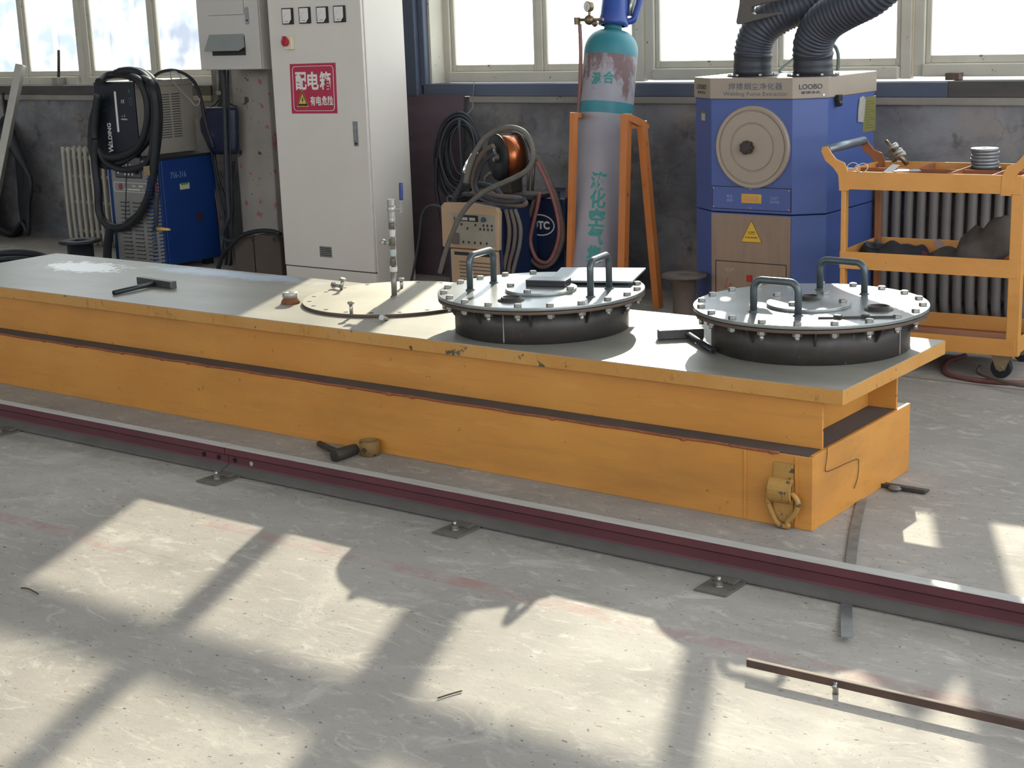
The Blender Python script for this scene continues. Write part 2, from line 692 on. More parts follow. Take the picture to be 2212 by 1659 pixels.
# ledge under the windows: a plaster strip and the dark board on top of it
tl = MB()
tl.box(-10.1, -7.35, YW - .02, YW + .16, .948, .984)
tl.box(-5.30, -.1, YW - .02, YW + .16, .948, .984)
struct(tl.build('trim_1', M_LEDGE, bevel=.006), 'cracked plaster ledge under the windows')
M_BOARD = mat('dark_sill_board', '#47423f', '#57514d', rough=.7, scale=5, streak=(1, 6, 6), chips='#7d756c', chip_at=.69, chip_scale=12, grain=.2)
struct(MB().box(-10.1, -7.35, YW - .015, YG - .05, .984, 1.047).build('trim_2', M_BOARD, bevel=.003), 'dark board under the leftmost windows')
struct(MB().box(-5.62, -2.6, YW - .02, YG - .05, .984, 1.05).build('trim_3', M_BLUEFRAME, bevel=.004), 'blue grey steel beam under the middle windows')
struct(MB().box(-2.6, -.1, YW - .02, YG - .05, .984, 1.055).build('trim_4', M_BOARD, bevel=.004), 'brown grey beam under the rightmost window')
pb = MB()
pb.box(-6.05, -5.64, YW - .05, YG + .02, .984, 3.72)
pb.box(-5.64, -5.60, YW - .02, YG + .02, 1.04, 3.72)
struct(pb.build('trim_5', M_BLUEFRAME, bevel=.006), 'blue grey steel upright beside the tall cabinet')
rv = MB()
rv.box(-5.60, -5.585, YW + .02, YG + .02, 1.05, 3.72)
struct(rv.build('trim_6', M_FRAME), 'pale jamb strip of the middle window')


def window(n, x0, x1, xm, zs=1.05):
    """one window: outer frame, two lower and two upper sashes, a post between them, glass in each"""
    fr = MB()
    T = 3.70
    zt0, zt1 = 2.235, 2.335
    fr.box(x0 + .004, x0 + .058, YG - .025, YG + .02, zs, T)
    fr.box(x1 - .058, x1 - .004, YG - .025, YG + .02, zs, T)
    fr.box(x0 + .058, x1 - .058, YG - .05, YG + .05, zs, zs + .058)
    fr.box(x0 + .058, x1 - .058, YG - .05, YG + .05, T - .055, T)
    fr.box(x0 + .058, x1 - .058, YG - .045, YG + .045, zt0 + .02, zt1 - .02)
    o = fr.build('window_%d' % n, M_FRAME, origin=((x0 + x1) / 2, YG, zs), bevel=.006)
    struct(o)
    po = MB()
    po.box(xm - .019, xm + .019, YG - .02, YG + .016, zs + .058, T - .055)
    po.build('mullion', M_FRAME, o, bevel=.004)
    for a, b_ in ((x0 + .058, xm - .019), (xm + .019, x1 - .058)):
        for z0, z1 in ((zs + .058, zt0 + .02), (zt1 - .02, T - .055)):
            s = MB()
            w = .027
            s.box(a, a + w, YG - .012, YG + .012, z0, z1)
            s.box(b_ - w, b_, YG - .012, YG + .012, z0, z1)
            s.box(a + w, b_ - w, YG - .012, YG + .012, z0, z0 + w + .010)
            s.box(a + w, b_ - w, YG - .012, YG + .012, z1 - w, z1)
            sash = s.build('sash', M_FRAME, o, bevel=.005)
            MB().box(a + w - .004, b_ - w + .004, YG - .003, YG + .003, z0 + w, z1 - w + .004).build('pane', M_GLASS, sash)


window(1, -10.10, -8.745, -9.407, 1.043)
window(2, -8.745, -7.35, -8.038, 1.043)
window(3, -5.60, -4.268, -4.93, 1.05)
window(4, -4.268, -2.832, -3.534, 1.058)
window(5, -2.832, -1.50, -2.19, 1.068)
window(6, -1.50, -.10, -.80, 1.068)

# far outside, washed out by the glare
M_SHED = mat('pale_blue_sheet', '#566b8c', '#6d82a2', rough=.7, scale=.8, streak=(6, 1, 1))
for (xa, xb, ya, h, nm, lb) in ((-27.5, -23.3, 15.5, 2.35, 'shed', 'pale blue shed seen hazily through the leftmost window'),
                               (-20.6, -17.4, 15.0, 2.2, 'truck_body', 'washed out truck body outside the second window pane from the left'),
                               (-17.2, -14.2, 15.8, 1.9, 'fence_panel', 'pale fence panel outside the windows beside the wall box'),
                               (-4.6, -2.6, 16.0, 2.45, 'container', 'washed out container outside the rightmost window')):
    t = thing(nm, lb, {'shed': 'building', 'truck_body': 'truck', 'fence_panel': 'fence', 'container': 'container'}[nm], ((xa + xb) / 2, ya, 0))
    b_ = MB().box(xa, xb, ya, ya + 1.5 if nm != 'fence_panel' else ya + .08, -.05, h)
    b_.build('body', M_SHED, t)
    k = MB()
    if nm == 'shed':
        k.slabpoly([(xa - .4, ya - .2, h), (xb + .2, ya - .2, h), (xb + .2, ya + .7, h + .5), (xa - .4, ya + .7, h + .5)], (0, 0, 1), .05)
        k.build('roof', M_SHED, t)
    elif nm in ('truck_body', 'container'):
        for i in range(5):
            k.box(xa + .3 + i * .6, xa + .36 + i * .6, ya - .05, ya, .2, h)
        k.build('rib', M_CEIL, t)
    else:
        for i in range(4):
            k.box(xa + .2 + i * .85, xa + .28 + i * .85, ya - .06, ya, -.05, h + .15)
        k.build('post', M_CEIL, t)

# ------------------------------------------------------------------ the yellow platform
M_YEL = paint_steel('yellow_paint', '#cd883a', '#d69646', chips='#6a4a22', at_=.715, sc=11, rough=.46, grain=.16,
                    layers=((2.2, (.5, 1, 2.5), .46, .70, '#9a6a34', .55), (9, (.25, 1, 4), .56, .72, '#a8763a', .5), (26, (1, 1, 1), .66, .70, '#5f4428', .75), (60, (1, 1, 1), .68, .72, '#6b4c2c', .6), (5, (.4, 1, 3), .60, .75, '#dba659', .5)))
M_YEDGE = mat('worn_yellow_edge', '#bf853a', '#c99550', rough=.55, scale=5, spread=.2, chips='#4c4233', chip_at=.64, chip_scale=15, grain=.18, bump=.2, bump_scale=90,
             layers=((30, (1.2, 1.2, .5), .58, .70, '#6b5230', .6), (9, (1, 1, 1), .56, .70, '#ab9468', .5), (40, (1, 1, 1), .64, .70, '#574529', .8)))
M_BEAMTOP = mat('dark_brown_top', '#4f4540', '#5d524b', rough=.9, scale=8, chips='#82766b', chip_at=.70, chip_scale=20, grain=.25)  # darker brown for the ledge between the two beams
M_RUSTLINE = mat('rust_weld', '#9a5a38', '#7c4228', rough=.8, scale=30, bump=.6, bump_scale=120)


def plate_material():
    m = mat('scuffed_plate_steel', '#8f8b80', '#a49f92', rough=.42, metal=.25, scale=2.2, spread=.2, streak=(1, 2.5, 1), chips='#7a756b', chip_at=.70, chip_scale=7, grain=.10, bump=.08, bump_scale=60)
    nt = m.node_tree
    N, L = nt.nodes, nt.links
    b = N['Principled BSDF']
    old = b.inputs['Base Color'].links[0].from_socket
    tc = N.new('ShaderNodeTexCoord').outputs['Object']

    def blob(cx, cy, rx, ry, s, lo, hi):
        mp = N.new('ShaderNodeMapping')
        mp.inputs['Location'].default_value = (-cx / rx, -cy / ry, 0)
        mp.inputs['Scale'].default_value = (1 / rx, 1 / ry, 0)
        L.new(tc, mp.inputs['Vector'])
        ln = N.new('ShaderNodeVectorMath')
        ln.operation = 'LENGTH'
        L.new(mp.outputs[0], ln.inputs[0])
        no = N.new('ShaderNodeTexNoise')
        no.inputs['Scale'].default_value = s
        no.inputs['Detail'].default_value = 7
        no.inputs['Roughness'].default_value = .75
        L.new(tc, no.inputs['Vector'])
        a = N.new('ShaderNodeMath')
        a.operation = 'MULTIPLY_ADD'
        L.new(no.outputs['Fac'], a.inputs[0])
        a.inputs[1].default_value = 1.6
        sb = N.new('ShaderNodeMath')
        sb.operation = 'SUBTRACT'
        sb.inputs[0].default_value = .2
        L.new(ln.outputs['Value'], sb.inputs[1])
        L.new(sb.outputs[0], a.inputs[2])
        r = N.new('ShaderNodeMapRange')
        r.inputs['From Min'].default_value = lo
        r.inputs['From Max'].default_value = hi
        L.new(a.outputs[0], r.inputs['Value'])
        return r.outputs[0]

    def mix(f, A, B):
        x = N.new('ShaderNodeMix')
        x.data_type = 'RGBA'
        L.new(f, x.inputs[0])
        L.new(A, x.inputs[6])
        x.inputs[7].default_value = B
        return x.outputs[2]

    # origin of the top is the platform's base corner: a chalky spill at the far left and a bluish strip beside it
    c = mix(blob(-3.76, .56, .42, .20, 26, .42, .56), old, lin('#e2e0da'))
    c = mix(blob(-3.0, .70, .85, .13, 9, .35, .7), c, lin('#a9b4c2'))
    L.new(c, b.inputs['Base Color'])
    return m


M_PLATE = plate_material()
X0, Y0 = -1.770, 3.684
pf = thing('work_platform', 'long low yellow steel platform with a bare grey steel top', 'platform', (X0, Y0, 0))
LB = X0 - 4.20
b = MB()
b.box(LB, X0, Y0, Y0 + .012, 0, .209)            # front side plate
b.box(LB, X0 - .012, Y0 + .658, Y0 + .670, 0, .209)
b.box(X0 - .012, X0, Y0 + .012, Y0 + .670, 0, .2138)
b.box(LB, LB + .012, Y0 + .012, Y0 + .658, 0, .209)
lower = b.build('lower_beam', M_YEL, pf, bevel=.002)
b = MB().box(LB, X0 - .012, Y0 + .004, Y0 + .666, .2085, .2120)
lab(b.build('beam_cover', M_BEAMTOP, pf), 'brown top of the lower beam')
b = MB()
pts = [(LB + i * .1, Y0 - .001, .2105 + .0012 * math.sin(i * 2.3)) for i in range(42)]
b.tube(pts, .0042, n=6, sub=3)
for i in range(26):
    x = LB + .1 + i * .16 + random.uniform(-.05, .05)
    b.sphere((x, Y0 - .003, .209 + random.uniform(-.003, .002)), random.uniform(.004, .008), 6, (1.8, .7, .7))
lab(b.build('weld_seam', M_RUSTLINE, pf), 'rusty weld along the lower beam')
b = MB()
ux = X0 - .010
b.box(LB, ux, Y0 + .0785, Y0 + .0875, .212, .3512)
b.box(LB, ux, Y0 + .585, Y0 + .594, .212, .3512)
b.box(ux - .10, ux - .09, Y0 + .0875, Y0 + .585, .212, .3512)
b.box(LB, LB + .01, Y0 + .0875, Y0 + .585, .212, .3512)
b.build('upper_beam', M_YEL, pf, bevel=.0015)
b = MB().box(X0 + .062 - 4.304, X0 + .062, Y0 + .051, Y0 + .780, .3512, .3925)
lab(b.build('edge_band', M_YEDGE, pf, bevel=.002), 'chipped yellow edge of the top plate')
b = MB().box(X0 + .062 - 4.3025, X0 + .0605, Y0 + .0525, Y0 + .7785, .3905, .3943)
lab(b.build('top_plate', M_PLATE, pf), 'bare scuffed grey steel top')
# end stiffener and lifting lug on the front face
MB().box(X0 - .052, X0 - .044, Y0 - .004, Y0, .005, .205).build('stiffener', M_YEL, pf, bevel=.001)
MB().box(X0 - .21, X0 - .20, Y0 - .003, Y0, .005, .208).build('stiffener', M_YEL, pf, bevel=.001)
lx0, lx1 = at(1671, 1040, Y=Y0 - .01).x, at(1712, 1040, Y=Y0 - .01).x
b = MB()
b.box(lx0, lx1, Y0 - .010, Y0, .018, .185)
n = 9
for i in range(n):
    a0, a1 = math.pi * i / n, math.pi * (i + 1) / n
    z_ = lambda a: .108 + .036 * math.cos(a)
    y_ = lambda a: Y0 - .012 - .026 * math.sin(a)
    b.add([(lx0 - .006, y_(a0), z_(a0)), (lx1 + .004, y_(a0), z_(a0)), (lx1 + .004, y_(a1), z_(a1)), (lx0 - .006, y_(a1), z_(a1)),
           (lx0 - .006, y_(a0) + .008 * math.sin(a0) + .0, z_(a0) - .008 * math.cos(a0)), (lx1 + .004, y_(a0) + .008 * math.sin(a0), z_(a0) - .008 * math.cos(a0)),
           (lx1 + .004, y_(a1) + .008 * math.sin(a1), z_(a1) - .008 * math.cos(a1)), (lx0 - .006, y_(a1) + .008 * math.sin(a1), z_(a1) - .008 * math.cos(a1))],
          [(0, 1, 2, 3), (7, 6, 5, 4), (0, 3, 7, 4), (1, 5, 6, 2)])
M_YLUG = mat('dirty_yellow_lug', '#a57a3a', '#b98b45', rough=.6, scale=20, chips='#4a4136', chip_at=.6, chip_scale=25, grain=.2)
lug = b.build('lifting_lug', M_YLUG, pf)
g = .010
b = MB()
b.tube([(lx0 - .012, Y0 - .018, .105), (lx0 - .014, Y0 - .018, .075), (lx0 + .004, Y0 - .016, .03), (lx0 + .022, Y0 - .02, .012), (lx0 + .05, Y0 - .02, .010), (lx1 - .01, Y0 - .02, .022),
        (lx1 + .014, Y0 - .02, .052), (lx1 + .022, Y0 - .02, .082), (lx1 + .008, Y0 - .02, .102), (lx1 - .01, Y0 - .02, .107)], .0075, n=10, sub=5)
b.build('ring', M_YLUG, lug)

# ------------------------------------------------------------------ crane rail on the floor
M_RAIL = mat('maroon_primer', '#653238', '#552b31', rough=.55, scale=6, chips='#3c3335', chip_at=.66, chip_scale=14, grain=.2)
M_RAILTOP = mat('worn_rail_head', '#a19d97', '#b5b1aa', rough=.5, metal=.1, scale=9, streak=(1, 6, 6), grain=.15)
M_DUSTFOOT = mat('dusty_rail_foot', '#5c5853', '#6a655f', rough=.9, scale=12, grain=.2)
M_DARKSTEEL = mat('dark_steel', '#38342f', '#4a453e', rough=.55, metal=.3, scale=12, chips='#6b5b49', chip_at=.66, chip_scale=30, grain=.15)
YR = 3.275
XJ = at(487, 990, Y=YR - .02).x
PROF = [(-.040, .006), (.040, .006), (.040, .012), (.0085, .024), (.0065, .030), (.0065, .054), (.0215, .063), (.0215, .0815), (.017, .0845), (-.017, .0845), (-.0215, .0815), (-.0215, .063), (-.0065, .054), (-.0065, .030), (-.0085, .024), (-.040, .012)]


def rail(x0, x1, lb):
    r = thing('crane_rail', lb, 'rail', (x1, YR, 0), 'lengths of crane rail on the floor')
    mb_ = MB()
    P = [(y, z) for y, z in PROF]
    mb_.prism(P, x1 - x0, o=(x0, YR, 0), ex=(0, 1, 0), ey=(0, 0, 1))
    mb_.build('rail_web', M_RAIL, r)
    h = MB().box(x0, x1, YR - .0205, YR + .0175, .0838, .0853)
    lab(h.build('rail_head', M_RAILTOP, r), 'worn bright top of the rail')
    ft = MB()
    for s in (-1, 1):
        ft.add([(x0, YR + s * .0405, .0125), (x1, YR + s * .0405, .0125), (x1, YR + s * .009, .0247), (x0, YR + s * .009, .0247)], [(0, 1, 2, 3)])
        ft.box(x0, x1, YR + s * .0405 - .0004, YR + s * .0405 + .0004, .0058, .0125)
    lab(ft.build('rail_foot', M_DUSTFOOT, r), 'grey dusty foot of the rail')
    return r


rl = rail(XJ + .0015, .6, 'maroon crane rail running from the joint to the lower right')
rr = rail(-6.6, XJ - .0015, 'maroon crane rail left of the four-hole joint')
M_HOLE = mat('hole_black', '#0d0d0e', rough=.9)
M_HOLELIT = mat('hole_painted_lit', '#aaa398', rough=.8)  # one rail hole painted bright, light seen through it put in the colour
for dx, root in ((-.115, rr), (-.045, rr), (.030, rl), (.105, rl)):
    hb = MB().lathe([(.0075, -.0016), (.0085, 0), (.0085, .001)], (XJ + dx, YR - .0070, .042), (0, -1, 0), 14)
    hb.disc((XJ + dx, YR - .0070, .042), .0072, .0006, 14, (0, -1, 0))
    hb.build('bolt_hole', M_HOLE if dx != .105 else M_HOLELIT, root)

M_ZINC = mat('zinc_plated', '#b9b7ae', '#8f8d86', rough=.32, metal=.8, scale=40, spread=.3)


M_CLIP = mat('dusty_clip_steel', '#5b554c', '#6b645a', rough=.7, scale=20, chips='#3f3a35', chip_at=.66, chip_scale=40, grain=.2)


def clip(x, lb):
    t = thing('rail_clip', lb, 'rail clip', (x, YR - .095, 0), 'bolted clips along the crane rail')
    MB().box(x - .045, x + .045, YR - .145, YR - .040, 0, .0058).build('base_plate', M_CLIP, t, bevel=.001)
    MB().box(x - .03, x + .03, YR - .075, YR - .0414, .0058, .013).build('clamp', M_CLIP, t, bevel=.002)
    s = MB()
    s.cyl((x, YR - .098, .0058), (x, YR - .098, .0085), .012, n=14)
    s.hexnut((x, YR - .098, .0085), UP, .0095, .009)
    s.cyl((x, YR - .098, .0175), (x, YR - .098, .030), .005, n=10)
    s.build('bolt', M_ZINC, t)


for x, l in ((-4.72, 'steel rail clip cut by the left edge of the picture'), (-3.584, 'steel rail clip just below the rail joint'), (-2.616, 'steel rail clip in front of the middle of the platform'), (-1.776, 'steel rail clip below the lifting lug end of the platform')):
    clip(x, l)

# ------------------------------------------------------------------ loose things on the floor
M_GAL = mat('dull_galvanised', '#8b8d8a', '#6e706e', rough=.5, metal=.4, scale=20, spread=.2, grain=.1)
c0, c1 = at(1829, 1368, Z=.006), at(1845, 1215, Z=.004)
strip = MB()
far = at(1850, 1090, Z=.003)
a_, b_, c_ = at(1830, 1378, Z=.012), at(1829, 1305, Z=.003), at(1838, 1215, Z=.003)
path = smooth_path([a_, b_, c_, at(1846, 1150, Z=.003), at(1862, 1080, Z=.003)], 6)
vs_, fs_ = [], []
for i, p in enumerate(path):
    q = path[min(i + 1, len(path) - 1)] - path[max(i - 1, 0)]
    sd = V((q.y, -q.x, 0)).normalized() * .0135
    vs_ += [p - sd, p + sd, p + sd + V((0, 0, .003)), p - sd + V((0, 0, .003))]
    if i:
        o = (i - 1) * 4
        fs_ += [(o + k, o + (k + 1) % 4, o + 4 + (k + 1) % 4, o + 4 + k) for k in range(4)]
fs_ += [(0, 1, 2, 3), tuple(len(vs_) - 4 + k for k in (3, 2, 1, 0))]
strip.add(vs_, fs_)
tag(strip.build('flat_strip', M_GAL, origin=tuple(path[0])), 'grey flat strip on the floor passing under the rail', 'strip')

p0, p1 = at(1905, 1046, Z=.006), at(2003, 1062, Z=.006)
d_ = (p1 - p0).normalized()
fb = MB()
fb.bar(p0, p1, .034, .006)
fb2 = MB().bar(p0 - d_.cross(UP) * -.017 + V((0, 0, .003)), p1 - d_.cross(UP) * -.017 + V((0, 0, .003)), .004, .010)
t = thing('flat_bar', 'short dark flat bar sticking out from under the platform end', 'bar', (p0.x, p0.y, 0))
fb.build('plate', M_DARKSTEEL, t, bevel=.001)
fb2.build('flange', M_DARKSTEEL, t)
MB().sphere((p0 + (p1 - p0) * .45 + V((-.01, -.03, .004))), .014, 8, (1.6, 1, .6)).build('weld_blob', M_GAL, t)

# angle bar lying lower right, held up by a weld nub
q0, q1 = at(1613, 1432, Z=.024), at(2212, 1568, Z=.024)
d_ = (q1 - q0).normalized()
q1 = q1 + d_ * .5
s_ = V((d_.y, -d_.x, 0))
M_ANGLE = mat('rusty_angle', '#4a3730', '#5b4438', rough=.7, scale=18, grain=.2, chips='#86786c', chip_at=.68, chip_scale=30)
ab = MB()
ab.bar(q0 + V((0, 0, .0)), q1, .003, .017)
ab.bar(q0 + s_ * -.005 + V((0, 0, .0075)), q1 + s_ * -.005 + V((0, 0, .0075)), .009, .0025)
t = thing('angle_bar', 'long rusty angle bar lying on the sunlit floor at lower right', 'steel bar', (q0.x, q0.y, 0))
ab.build('angle', M_ANGLE, t)
nb = MB()
k_ = q0 + d_ * (.33 * .62)
nb.cyl(k_ + V((0, 0, -.024)), k_ + V((0, 0, .004)), .007, .005, n=8)
nb.sphere(k_ + V((0, 0, -.006)) + s_ * .004, .007, 8)
nb.build('weld_nub', M_ZINC, t)
MB().cyl(q1 + V((0, 0, -.024)), q1, .008, n=8).build('weld_nub', M_ZINC, t)

# dark bolt-like tool and an old tape roll against the platform
c_ = at(745, 978, Z=.016)
tl_ = thing('pipe_stub_tool', 'dark T-shaped steel tool lying in the platform shadow', 'tool', (c_.x, c_.y, 0))
e0, e1 = at(722, 985, Z=.020), at(768, 970, Z=.020)
MB().cyl(e0, e1, .022, .019, n=16).build('head', M_DARKSTEEL, tl_, bevel=.002)
e2 = at(690, 958, Z=.014)
MB().cyl(e2, e0 + (e1 - e0) * .3, .0105, n=12).build('shank', M_DARKSTEEL, tl_)
c_ = at(794, 984, Z=.0)
M_CARD = mat('brown_card', '#8a6a3c', '#75582f', rough=.8, scale=20, chips='#3a2d1e', chip_at=.62, chip_scale=40)
tr_ = thing('tape_roll', 'brown empty tape roll standing on the floor by the platform', 'tape roll', (c_.x, c_.y + .012, 0))
MB().lathe([(.031, 0), (.034, .001), (.034, .049), (.031, .050), (.028, .049), (.028, .001)], (c_.x, c_.y + .012, 0), UP, 28, closed=True).build('ring', M_CARD, tr_)
mk = MB().disc((c_.x + .006, c_.y - .0225, .024), .009, .0006, 16, (.25, -1, 0))
mk.build('print', mat('dark_print', '#40301e', rough=.8), tr_)

# small splinters on the floor
M_TWIG = mat('dark_splinter', '#3d2c22', rough=.8)
for nm, pts, lb in (('splinter', [(45, 1270), (62, 1272), (83, 1283)], 'dark curved splinter on the floor near the left edge'),
                    ('wire_scrap', [(946, 1508), (970, 1500), (998, 1492)], 'thin brown wire scrap on the sunlit floor patch')):
    ps = [at(a, b_, Z=.003) for a, b_ in pts]
    tag(MB().tube(ps, .0016, n=6, sub=4).build(nm, M_TWIG, origin=tuple(ps[0])), lb, 'scrap')

# bent wire hanging on the platform end
M_WIRE = mat('thin_dark_wire', '#4a3a2a', rough=.6, metal=.3)
XW = X0 + .004
ps = [at(a, b_, X=XW) for a, b_ in ((1781, 928), (1786, 960), (1786, 990), (1783, 1017), (1800, 1014), (1830, 1000), (1852, 992), (1855, 1000), (1853, 1030), (1845, 1055))]
ps[0] = V((XW - .004, ps[0].y, ps[0].z))
tag(MB().tube(ps, .0011, n=6, sub=3).build('bent_wire', M_WIRE, origin=tuple(ps[3])), 'thin bent wire hanging on the yellow platform end', 'wire')

# ------------------------------------------------------------------ on the platform
ZT = .3943
M_HEADSTEEL = mat('hammer_steel', '#4b4a49', '#65625f', rough=.4, metal=.7, scale=25)
M_GRIP = mat('dark_pipe_grip', '#2c2d31', '#3c3d42', rough=.4, metal=.5, scale=30)


def hammer(lb, h0, h1, f0, f1, size, tall):
    """handle from h0 to h1, head from f0 to f1 (points on the plate)"""
    t = thing('hammer', lb, 'hammer', (h1.x, h1.y, ZT))
    rh = .0095
    za = V((0, 0, rh))
    MB().cyl(h0 + za, h1 + V((0, 0, size / 2)), rh, n=18).build('handle', M_GRIP, t)
    MB().cyl(h0 + za - (h1 - h0).normalized() * .0005, h0 + za + (h1 - h0).normalized() * .0008, rh * .78, n=18).build('handle_bore', M_HOLE, t)
    hd = MB().bar(f0 + V((0, 0, tall / 2)), f1 + V((0, 0, tall / 2)), size, tall)
    hd.build('head', M_HEADSTEEL, t, bevel=.003)
    return t


hammer('hammer with a tube handle lying on the shaded left end of the platform', at(246, 638, Z=ZT), at(344, 618, Z=ZT), at(302, 613, Z=ZT), at(376, 624, Z=ZT), .03, .03)
hammer('hammer leaning its tube handle against the drum at the platform end', at(1541, 765, Z=ZT), at(1475, 725, Z=ZT), at(1421, 733, Z=ZT), at(1519, 728, Z=ZT), .03, .03)

M_RUST = mat('orange_rust', '#8a5b38', '#6d4128', rough=.95, scale=40, bump=1.0, bump_scale=90)
M_BRIGHT = mat('bright_cut_steel', '#b4b0a6', '#96928a', rough=.38, metal=.5, scale=20)
c_ = at(628, 655, Z=ZT)
t = thing('rusty_plug', 'round rusty steel plug standing on the platform beside the flat disc', 'plug', (c_.x, c_.y, ZT))
MB().lathe([(.034, 0), (.036, .004), (.032, .012), (.026, .020), (.0255, .024)], (c_.x, c_.y, ZT), UP, 24).build('rust_base', M_RUST, t)
b = MB().lathe([(.026, .022), (.029, .024), (.029, .038), (.027, .041), (.007, .041), (.006, .036)], (c_.x, c_.y, ZT), UP, 28)
b.build('cap', M_BRIGHT, t)


def hexbolt(mb_, c, axis=UP, r=.0155, h=.010, sh=.0, sr=.008):
    c, a = V(c), V(axis).normalized()
    mb_.hexnut(c, a, r, h)
    mb_.cyl(c + a * h, c + a * (h + .0012), r * .86, r * .8, n=16)
    if sh:
        mb_.cyl(c, c - a * sh, sr, n=12)
    return mb_


M_LID = mat('mill_lid_steel', '#8a8d8c', '#9ea09c', rough=.27, metal=.6, scale=5, spread=.22, streak=(1, 2, 1), chips='#70706c', chip_at=.68, chip_scale=12, grain=.06, bump=.06, bump_scale=70)
M_LIDW = mat('sandy_lid_steel', '#a09a8c', '#b1ab9c', rough=.45, metal=.3, scale=5, grain=.08)
M_DRUM = mat('dark_drum_steel', '#3c3937', '#4f4843', rough=.5, metal=.35, scale=7, streak=(1, 1, 4), chips='#7b6450', chip_at=.70, chip_scale=12, grain=.12,
             layers=((6, (1, 1, .6), .50, .68, '#6b625c', .6), (14, (1, 1, 1), .58, .70, '#5a4334', .6), (40, (1, 1, .5), .68, .72, '#b8b0a6', .7)))
M_RIM = mat('rusty_rim', '#51463e', '#6a5545', rough=.6, metal=.3, scale=20)
M_HANDLE = mat('grey_rod_handle', '#4c5356', '#5c6365', rough=.38, metal=.5, scale=20)
M_WELD = mat('pale_weld_streak', '#a59a90', '#7d7168', rough=.6)


def rod_handle(root, a, b_, h, r=.011):
    """an inverted U of round rod from foot a to foot b"""
    a, b_ = V(a), V(b_)
    u = (b_ - a).normalized()
    k = .028
    pts = [a, a + UP * (h - k)]
    for i in range(1, 7):
        t = math.pi / 2 * i / 6
        pts.append(a + UP * (h - k + k * math.sin(t)) + u * (k - k * math.cos(t)))
    pts.append(b_ - u * k + UP * h)
    for i in range(1, 7):
        t = math.pi / 2 * i / 6
        pts.append(b_ - u * (k - k * math.sin(t)) + UP * (h - k + k * math.cos(t)))
    pts.append(b_)
    m_ = MB().tube(pts, r, n=14, sub=0)
    for p in (a, b_):
        m_.lathe([(r + .006, 0), (r + .004, .003), (r, .006)], p, UP, 16)
    return m_.build('handle', M_HANDLE, root)


def manhole(lb, cx, cy, R, Rd, ph, nb, handles, inner, sockets):
    t = thing('manhole_cover', lb, 'manhole cover', (cx, cy, ZT), 'bolted manhole covers on the platform')
    zt = .522
    dr = MB().lathe([(Rd, ZT), (Rd, .499), (Rd - .012, .499), (Rd - .012, ZT)], (cx, cy, 0), UP, 72, closed=True)
    drum = dr.build('drum', M_DRUM, t)
    MB().lathe([(Rd - .012, .4985), (R - .001, .4985), (R - .001, .5085), (Rd - .012, .5085)], (cx, cy, 0), UP, 90, closed=True).build('flange', M_RIM, t, bevel=.001)
    MB().lathe([(R - .006, .5095), (R, .5095), (R, .5105), (R - .006, .5105)], (cx, cy, 0), UP, 90, closed=True).build('gasket', M_HOLE, t)
    MB().disc((cx, cy, .511), R, .011, 96).build('lid', M_LID, t, bevel=.0012)
    Rb = (Rd + R) / 2 + .006
    for k in range(nb):
        a = 2 * math.pi * (k + ph) / nb
        x, y = cx + Rb * math.cos(a), cy + Rb * math.sin(a)
        bo = hexbolt(MB(), (x, y, zt), r=.0125, h=.0085)
        bolt = bo.build('bolt', M_ZINC, t, bevel=.0006, seg=1)
        nu = MB().hexnut((x, y, .4985), -UP, .0135, .012)
        nu.cyl((x, y, .4865), (x, y, .470 + .006 * ((k * 7) % 3)), .0075, n=12)
        nu.build('nut', M_ZINC, bolt)
    for k in range(10):
        a = 2 * math.pi * (k + .3) / 10
        ca, sa = math.cos(a), math.sin(a)
        o = V((cx, cy, 0))
        e = V((ca, sa, 0))
        s = V((-sa, ca, 0)) * .003
        g_ = [o + e * (Rd - .004) + UP * .4985, o + e * (R - .02) + UP * .4985, o + e * (Rd + .004) + UP * .452, o + e * (Rd - .004) + UP * .452]
        MB().slabpoly([p - s for p in g_], (-sa, ca, 0), .006).build('gusset', M_DRUM, t)
    for a, b_, h in handles:
        rod_handle(t, a, b_, h)
    for (ix, iy, ir, th, bolts) in inner:
        ip = MB().disc((ix, iy, zt), ir, th, 56)
        pl = ip.build('small_cover', M_LID, t, bevel=.001)
        for bx, by in bolts:
            hexbolt(MB(), (bx, by, zt + th), r=.0125, h=.0085).build('bolt', M_ZINC, pl, bevel=.0006, seg=1)
    for (sx, sy, z0, r) in sockets:
        so = MB().lathe([(r * 1.35, z0), (r * 1.32, z0 + .003), (r * 1.02, z0 + .004), (r, z0 + .012), (r * .86, z0 + .012), (r * .84, z0 + .0005)], (sx, sy, 0), UP, 36)
        s_o = so.build('socket', M_DARKSTEEL, t)
        MB().disc((sx, sy, z0), r * .84, .0012, 28).build('socket_hole', M_HOLE, s_o)
    return t, drum


